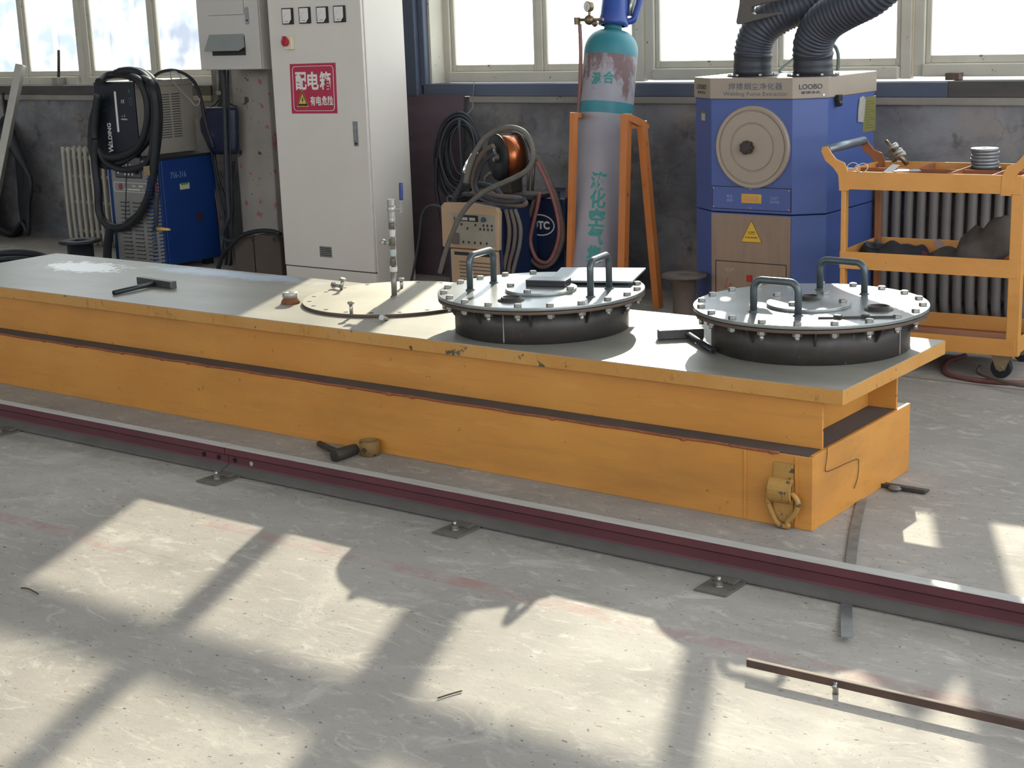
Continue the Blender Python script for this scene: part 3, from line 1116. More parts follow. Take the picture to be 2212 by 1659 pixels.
ZL = .522
m1, d1 = manhole('bolted manhole cover with a grey plate and black case lying on it', -2.942, 4.075, .342, .288, .25, 20,
                 [(at(1016, 627, Z=ZL), at(1067, 611, Z=ZL), .115), (at(1276, 642, Z=ZL), at(1316, 624, Z=ZL), .115)],
                 [(at(1169, 623, Z=ZL + .006).x, at(1169, 623, Z=ZL + .006).y, .118, .010, [(at(a, b_, Z=ZL + .01).x, at(a, b_, Z=ZL + .01).y) for a, b_ in ((1103, 618), (1139, 632), (1232, 625), (1226, 606))])],
                 [(at(1104, 649, Z=ZL).x, at(1104, 649, Z=ZL).y, ZL, .032)])
m2, d2 = manhole('bolted manhole cover at the right end of the platform with two dark rod handles', -2.045, 4.225, .353, .298, .1, 20,
                 [(at(1628, 674, Z=ZL), at(1724, 683, Z=ZL), .098), (at(1771, 626, Z=ZL), at(1867, 636, Z=ZL), .098)],
                 [(at(1747, 655, Z=ZL + .006).x, at(1747, 655, Z=ZL + .006).y, .126, .010, [(at(a, b_, Z=ZL + .01).x, at(a, b_, Z=ZL + .01).y) for a, b_ in ((1678, 639), (1712, 659), (1783, 635), (1821, 652))])],
                 [(at(1898, 669, Z=ZL).x, at(1898, 669, Z=ZL).y, ZL, .032), (at(1749, 645, Z=ZL + .012).x, at(1749, 645, Z=ZL + .012).y, ZL + .010, .026)])
# weld runs and scratches on the two drums
for drum, cx, cy, Rd, xs in ((d1, -2.942, 4.075, .288, ((1088, 700, 740), )), (d2, -2.045, 4.225, .298, ((1943, 705, 770), ))):
    for px, y0_, y1_ in xs:
        v = ray(px, (y0_ + y1_) / 2)
        # the drum's near side along this line of sight
        ox, oy = -cx, -cy
        A_ = v.x ** 2 + v.y ** 2
        B_ = 2 * (ox * v.x + oy * v.y)
        C_ = ox * ox + oy * oy - Rd * Rd
        tt = (-B_ - math.sqrt(max(B_ * B_ - 4 * A_ * C_, 0))) / (2 * A_)
        x, y = v.x * tt, v.y * tt
        e = V((x - cx, y - cy, 0)).normalized()
        MB().tube([V((x, y, ZT + .004)) + e * .001, V((x, y, .45)) + e * .001, V((x, y, .494)) + e * .001], .0022, n=6, sub=6).build('weld_line', M_WELD, drum)

# grey plate lying across the back of the middle cover, a black magnet box on its small cover
t1 = [at(1186, 606, Z=ZL + .0155), at(1365, 608, Z=ZL + .0155), at(1395, 579, Z=ZL + .0155), at(1212, 578, Z=ZL + .0155)]
t1 = [p + V((0, 0, -.006)) for p in t1]
M_GPLATE = mat('blue_grey_plate', '#7d858a', '#8d9498', rough=.4, metal=.35, scale=8, grain=.08)
pl_ = MB().slabpoly(t1, UP, .007)
tag(pl_.build('steel_plate', M_GPLATE, origin=tuple(t1[0]), bevel=.001), 'grey flat steel plate lying across the back of the middle manhole cover', 'plate')
bc = at(1185, 614, Z=ZL + .012)
bx = thing('black_box', 'small flat black case on the middle manhole cover', 'case', (bc.x, bc.y, ZL + .0102))
ux_ = V((math.cos(.30), math.sin(.30), 0))
R_ = Matrix(((ux_.x, -ux_.y, 0), (ux_.y, ux_.x, 0), (0, 0, 1)))
M_BLK = mat('black_plastic', '#17171a', '#222226', rough=.35, scale=20)
MB().obox((bc.x, bc.y, ZL + .0102 + .008), (.135, .075, .016), R_).build('case', M_BLK, bx, bevel=.002)
MB().obox((bc.x, bc.y, ZL + .0102 + .0185), (.135, .075, .005), R_).build('lid', mat('black_case_lid', '#3a3c40', '#46484c', rough=.3, scale=10), bx, bevel=.001)

# flat bar on the right cover
k0, k1 = at(1767, 686, Z=ZL + .003), at(1932, 684, Z=ZL + .003)
fl = thing('steel_rule', 'thin dark flat bar with two nubs lying on the right manhole cover', 'bar', (k0.x, k0.y, ZL))
MB().bar(k0, k1, .010, .0055).build('bar', M_DARKSTEEL, fl)
for q in (.26, .62):
    p = k0 + (k1 - k0) * q
    MB().obox(p + V((0, 0, .003)), (.022, .018, .009), Matrix.Rotation(.1, 3, 'Z')).build('nub', M_DARKSTEEL, fl, bevel=.002)

# flat blind disc with the valve standpipe
cx, cy, R3 = -3.723, 4.237, .343
fd = thing('blind_disc', 'flat round steel disc with an upright valve pipe beside the middle manhole cover', 'disc', (cx, cy, ZT))
MB().disc((cx, cy, ZT), R3, .012, 96).build('disc', M_LIDW, fd, bevel=.001)
MB().lathe([(R3, ZT + .0005), (R3 + .0008, ZT + .002), (R3 + .0008, ZT + .0095), (R3, ZT + .011)], (cx, cy, 0), UP, 96).build('rim', M_RIM, fd)
for k in range(20):
    a = 2 * math.pi * (k + .4) / 20
    MB().disc((cx + (R3 - .026) * math.cos(a), cy + (R3 - .026) * math.sin(a), ZT + .0119), .009, .0004, 16).build('bolt_hole', M_HOLE, fd)
ZD = ZT + .012
pb_ = at(852, 641, Z=ZD)
lean = (at(845, 430, Y=pb_.y) - pb_)
ax = lean.normalized()
M_PIPE = mat('grey_pipe', '#77746d', '#8f8b82', rough=.4, metal=.5, scale=30, chips='#5a4636', chip_at=.65, chip_scale=60)
H_ = lean.length
sp = MB().cyl(pb_, pb_ + ax * (H_ * .27), .0105, n=16)
sp.lathe([(.015, 0), (.013, .004), (.0105, .006)], pb_, ax, 16)
sp.cyl(pb_ + ax * H_ * .27, pb_ + ax * H_ * .93, .0085, n=16)
pipe = sp.build('standpipe', M_PIPE, fd)
M_TAPE = mat('white_thread_tape', '#cfcabd', '#b7b2a4', rough=.7, scale=60)
M_FIT = mat('cast_fitting', '#5b544c', '#6f675d', rough=.45, metal=.5, scale=40)
for a0, a1, r_, m_ in ((.26, .31, .0145, M_TAPE), (.33, .40, .0125, M_FIT), (.42, .49, .0105, mat('teal_label', '#7f9c9a', '#c7c6bb', rough=.6, scale=60)), (.53, .60, .0135, M_FIT), (.62, .69, .0105, M_TAPE),
                       (.70, .76, .0125, M_FIT), (.765, .81, .0135, M_BRIGHT)):
    MB().cyl(pb_ + ax * H_ * a0, pb_ + ax * H_ * a1, r_, n=16).build('fitting', m_, pipe, bevel=.001)
side = V((-1, -.15, 0)).normalized()
MB().cyl(pb_ + ax * H_ * .555, pb_ + ax * H_ * .555 + side * .034, .0085, n=12).lathe([(.0001, .034), (.011, .034), (.012, .042), (.010, .048), (.0001, .050)], pb_ + ax * H_ * .555, side, 14).build('side_plug', M_BRIGHT, pipe)
vb = MB().cyl(pb_ + ax * H_ * .81, pb_ + ax * H_ * .87, .015, n=8, smooth=False)
vb.sphere(pb_ + ax * H_ * .90, .0175, 14)
vb.cyl(pb_ + ax * H_ * .935, pb_ + ax * H_ * 1.0, .015, n=8, smooth=False)
vs1 = pb_ + ax * H_ * .90
vb.cyl(vs1, vs1 + V((.040, .012, 0)), .006, n=10)
vb.hexnut(vs1 + V((.030, .009, 0)), (1, .3, 0), .009, .008)
vb.build('ball_valve', M_BRIGHT, pipe, bevel=.0008)
lv = vs1 + V((.038, .011, 0))
lp = at(866, 395, Y=lv.y)
lm = MB().bar(lv + UP * -.012, lv + UP * .012, .016, .006, (1, .3, 0)).bar(lv + UP * .008, lp - UP * .02, .011, .007, (1, .3, 0))
lm.build('lever', M_BRIGHT, pipe)
MB().tube([lv + (lp - lv) * .35, lv + (lp - lv) * .6, lp], .0075, n=10, sub=3).build('lever_grip', mat('blue_vinyl', '#25356c', '#2b3d78', rough=.4, scale=20), pipe)
b = MB()
for i in range(5):
    z0_ = H_ * (.30 + .11 * i)
    b.tube([pb_ + ax * z0_ + V((.016, -.004, 0)), pb_ + ax * (z0_ + H_ * .06) + V((.019, -.004, 0)), pb_ + ax * (z0_ + H_ * .11) + V((.016, -.004, 0))], .0009, n=5, sub=3)
b.build('thread_strand', M_TAPE, pipe)


def loose_bolt(lb, c, axis, sh, r=.0125, sr=.0065):
    a = V(axis).normalized()
    t = thing('loose_bolt', lb, 'bolt', tuple(c), 'loose bolts lying about the flat disc')
    hexbolt(MB(), c, a, r, .0085).build('head', M_ZINC, t, bevel=.0006, seg=1)
    MB().cyl(V(c), V(c) - a * sh, sr, n=12).build('shank', M_ZINC, t)
    return t


loose_bolt('bolt standing head up on the near part of the flat disc', at(758, 657, Z=ZD + .034), UP, .034)
loose_bolt('bolt hanging by its head over the near rim of the flat disc', at(829, 686, Z=ZD + .002) + V((0, -.006, .0)), (.25, -1, .35), .035, .0125)
loose_bolt('upright bolt leaning at the back left of the flat disc', at(740, 606, Z=ZD + .036), (.25, 0, 1), .037)
loose_bolt('bolt lying on its side at the back left of the flat disc', at(722, 616, Z=ZD + .0125), (-1, .2, .0), .04)
loose_bolt('bolt standing behind the valve pipe on the flat disc', at(867, 606, Z=ZD + .03), UP, .03)

# ------------------------------------------------------------------ tall power cabinet
M_CAB = mat('warm_grey_enamel', '#d6cdc0', '#dcd4c8', rough=.36, scale=2.5, grain=.10, bump=.04, bump_scale=220, chips='#8d867c', chip_at=.74, chip_scale=18)
M_CABDK = mat('cabinet_gap', '#2e2c2a', rough=.8)
M_CHROME = mat('brushed_chrome', '#b6b7b8', '#9a9b9c', rough=.25, metal=.85, scale=30)
M_WHITE = mat('white_print', '#ded8cf', rough=.6)
M_BLACKP = mat('black_print', '#16161a', rough=.6)
M_RED = mat('sign_red', '#a81f3e', '#b4264a', rough=.35, scale=12)
M_YSIGN = mat('sign_yellow', '#d8b54a', rough=.5)
YC = 6.10
cx0, cx1 = at(597, 300, Y=YC).x, at(796, 300, Y=YC).x
cyb = at(884, 300, X=cx1).y
cb = thing('power_cabinet', 'tall grey steel power distribution cabinet with a red warning sign', 'cabinet', ((cx0 + cx1) / 2, YC, 0))
zd = at(700, 580, Y=YC).z
MB().box(cx0, cx1, YC + .018, cyb, 0.0, 1.75).build('body', M_CAB, cb, bevel=.004)
MB().box(cx0 + .002, cx1 - .002, YC + .006, YC + .018, .0, zd - .004).build('plinth', M_CAB, cb, bevel=.002)
door = MB().box(cx0 + .002, cx1 - .006, YC, YC + .0175, zd + .002, 1.74).build('door', M_CAB, cb, bevel=.003)
MB().box(cx0 + .004, cx1 - .004, YC + .010, YC + .0181, zd - .0045, zd + .0025).build('gap_line', M_CABDK, cb)
YF = YC - .0006
for i, (ax_, ay_) in enumerate(((623, 35), (660, 33), (698, 32), (735, 30))):
    c_ = at(ax_, ay_, Y=YC)
    w_, h_ = .078, .085
    me_ = MB().box(c_.x - w_ / 2, c_.x + w_ / 2, YC - .012, YC, c_.z - h_ / 2, c_.z + h_ / 2).build('meter', M_BLACKP, door, bevel=.002)
    f_ = MB()
    flat(f_, [(-.033, -.037), (.012, -.037), (.031, -.015), (.031, .037), (-.033, .037)], (c_.x, YC - .0126, c_.z))
    f_.build('dial', M_WHITE, door)
    n_ = MB()
    flat(n_, rect(.026, .0022), (c_.x - .004, YC - .0130, c_.z - .027))
    for k in range(6):
        a = math.radians(120 + 16 * k)
        flat(n_, [(math.cos(a) * r_ + s_ * .0009 * math.sin(a), math.sin(a) * r_ - s_ * .0009 * math.cos(a)) for r_, s_ in ((.040, -1), (.047, -1), (.047, 1), (.040, 1))], (c_.x + .016, YC - .0130, c_.z - .024))
    n_.build('scale_marks', M_BLACKP, door)
c_ = at(627, 92, Y=YC)
sw = MB().box(c_.x - .030, c_.x + .030, YC - .022, YC, c_.z - .036, c_.z + .036).build('rotary_switch', mat('cream_plastic', '#d9cfae', rough=.4), door, bevel=.003)
k_ = MB()
k_.cyl((c_.x - .008, YC - .022, c_.z + .004), (c_.x - .008, YC - .040, c_.z + .004), .023, n=24)
k_.obox((c_.x - .012, YC - .036, c_.z + .012), (.014, .02, .045), Matrix.Rotation(.2, 3, 'Y'))
k_.build('knob', mat('switch_red', '#b01d33', rough=.35), sw, bevel=.002)
# red sign, stuck on slightly crooked
sa, sb, sc_, sd_ = at(625, 139, Y=YC - .001), at(724, 136, Y=YC - .001), at(731, 243, Y=YC - .001), at(630, 246, Y=YC - .001)
sgn_ex = (sb - sa).normalized()
sgn_ey = (sa - sd_).normalized()
sw_, sh_ = (sb - sa).length, (sa - sd_).length
so = (sa + sb + sc_ + sd_) / 4
so.y = YC - .0004
sg = MB().prism(rect(sw_, sh_), .0008, o=so, ex=sgn_ex, ey=sgn_ey).build('warning_sign', M_RED, cb)
so2 = so + V((0, -.0014, 0))
mk = MB()
ringpoly(mk, rrect(sw_ * .90, sh_ * .90, .022), rrect(sw_ * .875, sh_ * .882, .019), so2, sgn_ex, sgn_ey)
for ch, fx in (('配', -.27), ('电', .0), ('箱', .27)):
    letter(mk, ch, so2 + sgn_ex * sw_ * fx * .98 + sgn_ey * sh_ * .155, sw_ * .245, sh_ * .36, sgn_ex, sgn_ey, bold=.030)
for i, ch in enumerate('有电危险'):
    letter(mk, ch, so2 + sgn_ex * sw_ * (-.02 + .128 * i) + sgn_ey * sh_ * -.245, sw_ * .115, sh_ * .19, sgn_ex, sgn_ey, bold=.025)
mk.build('white_lettering', M_WHITE, sg)
tc_ = so2 + sgn_ex * sw_ * -.245 + sgn_ey * sh_ * -.215
tri = lambda s: [(-.5 * s, -.44 * s), (.5 * s, -.44 * s), (0, .56 * s)]
flat(MB(), tri(sw_ * .26), tc_ + V((0, -.0002, 0)), sgn_ex, sgn_ey).build('triangle_rim', M_YSIGN, sg)
flat(MB(), tri(sw_ * .235), tc_ + V((0, -.0005, -.0)), sgn_ex, sgn_ey).build('triangle_black', M_BLACKP, sg)
flat(MB(), tri(sw_ * .165), tc_ + V((0, -.0008, .001)), sgn_ex, sgn_ey).build('triangle', M_YSIGN, sg)
q = sw_ * .05
flat(MB(), [(.1 * q, 1.0 * q), (-.5 * q, -.1 * q), (-.05 * q, -.1 * q), (-.3 * q, -1.1 * q), (.5 * q, .2 * q), (.08 * q, .2 * q), (.45 * q, 1.0 * q)], tc_ + V((0, -.0011, -.004)), sgn_ex, sgn_ey).build('lightning_bolt', M_BLACKP, sg)
# handle, nameplate
c_ = at(769, 289, Y=YC)
hl = at(769, 262, Y=YC).z - at(769, 316, Y=YC).z
hd = MB().prism(rrect(.032, hl, .004), .004, o=(c_.x, YC, c_.z)).build('handle', M_CHROME, door)
MB().box(c_.x - .009, c_.x + .008, YC - .009, YC - .004, c_.z - hl * .28, c_.z + hl * .4).build('grip', M_CHROME, hd, bevel=.003)
MB().cyl((c_.x, YC - .004, c_.z - hl * .39), (c_.x, YC - .007, c_.z - hl * .39), .007, n=14).build('lock', M_CABDK, hd)
c_ = at(704, 544, Y=YC)
np_ = MB().prism(rrect(.092, .060, .003), .001, o=(c_.x, YC, c_.z)).build('nameplate', M_CHROME, door)
b = MB()
for r_ in range(5):
    flat(b, rect(.078, .0035), (c_.x, YC - .0014, c_.z + .020 - .0095 * r_))
b.build('print_rows', M_BLACKP, door)

# ------------------------------------------------------------------ wall box on the pillar, pillar, blocks
YP = 6.42
M_BOX = mat('grey_box_enamel', '#bdb7ae', '#c5beb4', rough=.45, scale=3, grain=.12, chips='#7d786f', chip_at=.72, chip_scale=16)
YB = 6.12
w0, w1 = at(430, 100, Y=YB).x, at(562, 100, Y=YB).x
wz = at(500, 151, Y=YB).z
wbx = thing('wall_box', 'grey steel electrical box mounted on the pillar beside the tall cabinet', 'electrical box', ((w0 + w1) / 2, YB, wz))
MB().box(w0, w1, YB + .012, YP - .005, wz, wz + .62).build('body', M_BOX, wbx, bevel=.004)
dr_ = MB().box(w0 + .002, w1 - .002, YB, YB + .0115, wz + .002, wz + .618).build('door', M_BOX, wbx, bevel=.003)
b = MB()
a0, a1 = at(450, 36, Y=YB), at(527, 31, Y=YB)
b.box(a0.x, a1.x, YB - .0008, YB, a1.z - .001, a1.z + .001)
b.box(a1.x - .001, a1.x + .001, YB - .0008, YB, a1.z, a1.z + .25)
b.build('panel_seam', M_CABDK, dr_)
f0, f1 = at(453, 77, Y=YB), at(527, 72, Y=YB)
g0, g1 = at(443, 112, Y=YB - .055), at(522, 109, Y=YB - .055)
zt_, zb_ = (f0.z + f1.z) / 2, (g0.z + g1.z) / 2
fl_ = MB().slabpoly([V((f0.x, YB - .002, zt_)), V((f1.x, YB - .002, zt_)), V((f1.x, YB - .050, zb_)), V((f0.x, YB - .050, zb_))], (0, -.3, .2), .002)
fl_.slabpoly([V((f1.x, YB - .002, zt_)), V((f1.x, YB - .050, zb_)), V((f1.x, YB - .002, zb_ + .02))], (-1, 0, 0), .002)
lab(fl_.build('flap', mat('flap_grey', '#868986', '#8e918d', rough=.45, scale=5, grain=.1), dr_), 'open metal flap over the slot')
MB().box(f0.x + .012, f1.x + .004, YB - .001, YB + .0005, zb_ - .028, zt_ - .01).build('slot', M_CABDK, dr_)
MB().box(f0.x + .012, f1.x + .004, YB - .006, YB, zb_ - .032, zb_ - .026).build('slot_lip', M_BOX, dr_)
c_ = at(534, 34, Y=YB)
hn = MB().prism(rrect(.026, .094, .012), .005, o=(c_.x, YB, c_.z)).build('handle', M_CHROME, dr_)
MB().disc((c_.x, YB - .0052, c_.z - .024), .006, .001, 14, YN).build('keyhole', M_CABDK, hn)

M_PIL = bpy.data.materials.get('x') or mat('peeling_pillar_paint', '#a29a90', '#8f877e', rough=.8, scale=3.5, spread=.2, chips='#4b4541', chip_at=.64, chip_scale=13, chip_detail=3, bump=.3, bump_scale=40)
_nt = M_PIL.node_tree
_b = _nt.nodes['Principled BSDF']
_old = _b.inputs['Base Color'].links[0].from_socket
_tc = _nt.nodes.new('ShaderNodeTexCoord')
_no = _nt.nodes.new('ShaderNodeTexNoise')
_no.inputs['Scale'].default_value = 15
_no.inputs['Detail'].default_value = 8
_mp = _nt.nodes.new('ShaderNodeMapping')
_mp.inputs['Location'].default_value = (4, 1, 2)
_nt.links.new(_tc.outputs['Object'], _mp.inputs[0])
_nt.links.new(_mp.outputs[0], _no.inputs['Vector'])
_mr = _nt.nodes.new('ShaderNodeMapRange')
_mr.inputs['From Min'].default_value = .62
_mr.inputs['From Max'].default_value = .64
_nt.links.new(_no.outputs['Fac'], _mr.inputs['Value'])
_mx = _nt.nodes.new('ShaderNodeMix')
_mx.data_type = 'RGBA'
_nt.links.new(_mr.outputs[0], _mx.inputs[0])
_nt.links.new(_old, _mx.inputs[6])
_mx.inputs[7].default_value = lin('#a3605c')
_nt.links.new(_mx.outputs[2], _b.inputs['Base Color'])
p0_, p1_ = at(513, 350, Y=YP).x, at(590, 350, Y=YP).x
pl = MB().box(p0_, p1_, YP, YW + .02, 0, 3.9)
struct(pl.build('pillar', M_PIL, origin=(p0_, YP, 0), bevel=.006), 'grey concrete pillar with peeling paint between the blue machine and the tall cabinet')
M_BROWN = mat('dirty_brown_block', '#5d5047', '#4d423b', rough=.9, scale=5, spread=.2, chips='#7a6c60', chip_at=.66, chip_scale=9, bump=.3, bump_scale=30)
for xa, xb, yt, lb in ((507, 547, 512, 'brown round-topped block at the pillar foot nearest the blue machine'), (550, 606, 508, 'brown round-topped block at the pillar foot nearest the tall cabinet')):
    yq = 6.20
    a_, b_ = at(xa, 545, Y=yq), at(xb, 545, Y=yq)
    zt = at((xa + xb) / 2, yt, Y=yq).z
    w_ = b_.x - a_.x
    bl = MB().prism([(0, 0), (w_, 0), (w_, zt - .03), (w_ - .012, zt - .008), (w_ - .035, zt), (.035, zt), (.012, zt - .008), (0, zt - .03)], -.10, o=(a_.x, yq, 0))
    tag(bl.build('stone_block', M_BROWN, origin=((a_.x + b_.x) / 2, yq, 0), bevel=.006), lb, 'block', 'blocks at the pillar foot')

# ------------------------------------------------------------------ cables helper
M_RUB = mat('black_rubber', '#141519', '#1f2024', rough=.55, scale=30)
M_RUBG = mat('grey_black_rubber', '#2a2c31', '#37393e', rough=.6, scale=30)
M_DUSTCABLE = mat('dusty_grey_hose', '#5b5750', '#6b665d', rough=.7, scale=30)
M_PINKC = mat('faded_red_hose', '#7d4a46', '#8d5a54', rough=.6, scale=30)
M_BROWNC = mat('brown_dusty_cable', '#574a42', '#655850', rough=.7, scale=30)


def cable(nm, lb, cat, r, pts, m, Y=None, n=8, sub=6, group=None, parent=None, closed=False):
    """a cable along points (px, py[, Y]) on the plane Y"""
    ps = [at(q[0], q[1], Y=(q[2] if len(q) > 2 else Y)) for q in pts]
    mb_ = MB().tube(ps, r, n=n, sub=sub, closed=closed)
    if parent is not None:
        return mb_.build(nm, m, parent)
    return tag(mb_.build(nm, m, origin=tuple(ps[len(ps) // 2])), lb, cat, group)


# cables between pillar and blue machine
yk = 6.30
cable('supply_cable', 'thick grey cable hanging down beside the pillar and looping across its foot', 'cable', .013,
      [(483, 150), (486, 250), (489, 350), (492, 430), (494, 470), (482, 500), (484, 515), (505, 521), (545, 516), (580, 512), (598, 518, 6.16)], M_RUBG, yk)
cable('supply_cable', 'dark cable arching from the pillar foot into the tall cabinet', 'cable', .013, [(470, 585), (482, 550), (500, 530), (525, 508), (560, 499), (590, 500), (606, 506)], M_RUB, 6.16)
for i, (pts, r, m_) in enumerate((([(492, 152), (494, 230), (497, 330), (500, 420), (499, 500), (496, 575)], .008, M_RUBG),
                                  ([(462, 330), (472, 390), (486, 430), (490, 500), (488, 580)], .009, M_RUB),
                                  ([(505, 350), (500, 400), (503, 450), (497, 520), (500, 580)], .009, M_RUB),
                                  ([(455, 320), (470, 400), (478, 440), (486, 480), (478, 560)], .007, M_RUBG),
                                  ([(462, 400), (470, 450), (476, 500)], .004, M_PINKC))):
    cable('hanging_cable', ['thin grey cable nearest the pillar', 'black cable falling from the hanging bag behind the blue machine', 'black cable beside the pillar edge below the bag', 'grey cable slanting behind the blue machine', 'thin faded red cable behind the blue machine'][i], 'cable', r, pts, m_, yk + .03 + .015 * i, n=6, sub=4, group='cables hanging between the blue machine and the pillar')
cp = MB().cyl(at(470, 118, Y=6.715), at(474, 232, Y=6.715), .013, n=12)
cp.box(at(472, 200, Y=6.7).x - .02, at(472, 200, Y=6.7).x + .02, 6.70, 6.74, at(472, 205, Y=6.7).z, at(472, 196, Y=6.7).z)
tag(cp.build('conduit_pipe', M_GAL, origin=tuple(at(474, 232, Y=6.62))), 'short grey vertical pipe above the hanging dark bag', 'pipe')
# dark bag
M_BAG = mat('blue_black_vinyl', '#1b2136', '#242b45', rough=.4, scale=8)
bg = thing('hanging_bag', 'dark blue hanging bag between the beige machine and the pillar', 'bag', tuple(at(477, 290, Y=6.36)))
ps = []
rows = [(232, 447, 510), (240, 443, 512), (262, 433, 513), (285, 436, 514), (300, 444, 514), (318, 452, 514), (332, 462, 512)]
b = MB()
n = 14
vs_, fs_ = [], []
for yy, xa, xb in rows:
    A, B = at(xa, yy, Y=6.36), at(xb, yy, Y=6.36)
    c_, hw = (A + B) / 2, (B - A).length / 2
    for k in range(n):
        t_ = 2 * math.pi * k / n
        vs_.append(c_ + V((math.cos(t_) * hw, math.sin(t_) * .05, 0)))
for i in range(len(rows) - 1):
    for k in range(n):
        fs_.append((i * n + k, i * n + (k + 1) % n, (i + 1) * n + (k + 1) % n, (i + 1) * n + k))
fs_ += [tuple(range(n)), tuple(range((len(rows) - 1) * n, len(rows) * n))[::-1]]
b.add(vs_, fs_, [True] * (len(fs_) - 2) + [False, False])
b.build('pouch', M_BAG, bg)
lab(MB().obox(at(458, 290, Y=6.315), (.05, .012, .03), Matrix.Rotation(.5, 3, 'Y')).build('patch', mat('violet_patch', '#3a3560', rough=.5), bg, bevel=.004), 'violet patch')
MB().tube([at(448, 233, Y=6.36), at(462, 228, Y=6.36), at(478, 212, Y=6.36), at(500, 226, Y=6.36), at(512, 230, Y=6.36)], .004, n=6).build('strap', M_RUB, bg)

# ------------------------------------------------------------------ blue welding machine
M_BLUE = mat('deep_blue_paint', '#0b2f68', '#103874', rough=.42, scale=3, chips='#6e6258', chip_at=.73, chip_scale=14, grain=.12)
M_GREYP = mat('grey_louvre_paint', '#7f7c78', '#89857f', rough=.5, scale=4, grain=.15)
M_SLOT = mat('louvre_shadow_gap', '#26262a', rough=.8)
YM = 5.97
m0, m1x = at(236, 400, Y=YM).x, at(352, 470, Y=YM).x
mzt = at(285, 345, Y=YM).z
myb = at(470, 440, X=m1x).y
bmx = thing('blue_welding_machine', 'large blue welding machine with a grey louvred front and thick hose over it', 'welding machine', ((m0 + m1x) / 2, YM, 0))
MB().box(m0, m1x, YM + .02, myb, .04, mzt).build('housing', M_BLUE, bmx, bevel=.006)
MB().box(m0, m0 + .03, YM, YM + .02, .04, mzt - .002).build('side_trim', M_BLUE, bmx, bevel=.004)
MB().box(m1x - .014, m1x, YM, YM + .02, .04, mzt).build('side_trim', M_BLUE, bmx, bevel=.004)
fp = MB().box(m0 + .03, m1x - .014, YM - .004, YM + .02, .04, mzt - .001).build('front_panel', M_GREYP, bmx, bevel=.008)
for sx in (m0 + .06, m1x - .06):
    for sy in (YM + .06, myb - .06):
        MB().box(sx - .025, sx + .025, sy - .025, sy + .025, 0, .04).build('foot', M_RUB, bmx)
yq = YM - .0045
fw = m1x - m0
b = MB()
slots = MB()
for colx in (.26, .50, .74):
    for r_ in range(21):
        zz = .075 + r_ * .0235
        if zz > mzt - .235:
            break
        xx = m0 + fw * (colx + .03)
        slots.box(xx - fw * .085, xx + fw * .085, yq - .0006, yq + .004, zz - .0035, zz + .0035)
        b.add([(xx - fw * .085, yq, zz + .014), (xx + fw * .085, yq, zz + .014), (xx + fw * .085, yq - .008, zz + .003), (xx - fw * .085, yq - .008, zz + .003)], [(0, 1, 2, 3)])
slots.build('louvre_gaps', M_SLOT, fp)
b.build('louvres', M_GREYP, fp)
pc = at(264, 361, Y=YM)
cpn = MB().box(m0 + fw * .17, m0 + fw * .68, yq - .003, yq, pc.z - .062, pc.z + .062).build('control_panel', mat('panel_dark_grey', '#4c4d50', '#5a5a5c', rough=.5, scale=30), fp, bevel=.002)
b = MB()
ringpoly(b, rect(fw * .51, .124), rect(fw * .48, .112), (m0 + fw * .425, yq - .0034, pc.z))
b.build('panel_border', M_BLACKP, cpn)
flat(MB(), rect(.06, .022), (m0 + fw * .43, yq - .0036, pc.z + .042)).build('display', mat('display_red', '#8d2a3c', rough=.3), cpn)
b = MB()
for i in range(3):
    b.disc((m0 + fw * .225, yq - .0036, pc.z + .028 - .030 * i), .0065, .001, 12, YN)
for i in range(3):
    b.disc((m0 + fw * (.36 + .07 * i), yq - .0036, pc.z - .040), .0065, .001, 12, YN)
for r_ in range(4):
    for k in range(3):
        flat(b, rect(.016, .004), (m0 + fw * (.33 + .07 * k), yq - .0036, pc.z + .016 - .012 * r_))
b.build('panel_print', M_WHITE, cpn)
MB().cyl((m0 + fw * .60, yq - .003, pc.z - .022), (m0 + fw * .60, yq - .022, pc.z - .022), .014, n=18).build('dial_knob', M_BLACKP, cpn, bevel=.002)
c_ = at(271, 404, Y=YM)
b = MB()
ringpoly(b, rrect(fw * .70, .056, .008), rrect(fw * .685, .051, .006), (m0 + fw * .46, yq - .0006, c_.z))
letter(b, 'WS', (m0 + fw * .50, yq - .0008, c_.z + .009), .030, .012, bold=.02)
letter(b, '-500', (m0 + fw * .63, yq - .0008, c_.z + .009), .042, .012, bold=.02)
letter(b, '焊机', (m0 + fw * .68, yq - .0008, c_.z - .012), .024, .010)
for i in range(8):
    flat(b, rect(.010, .009), (m0 + fw * .385 + .0145 * i, yq - .0008, c_.z - .012))
b.disc((m0 + fw * .33, yq - .0004, c_.z - .012), .006, .0006, 14, YN)
b.build('nameplate_print', M_WHITE, fp)
b = MB().disc((m0 + fw * .24, yq - .0004, c_.z + .002), .019, .0006, 24, YN)
b.build('red_emblem', mat('emblem_red', '#8c3a44', '#7a3038', rough=.5, scale=60), fp)
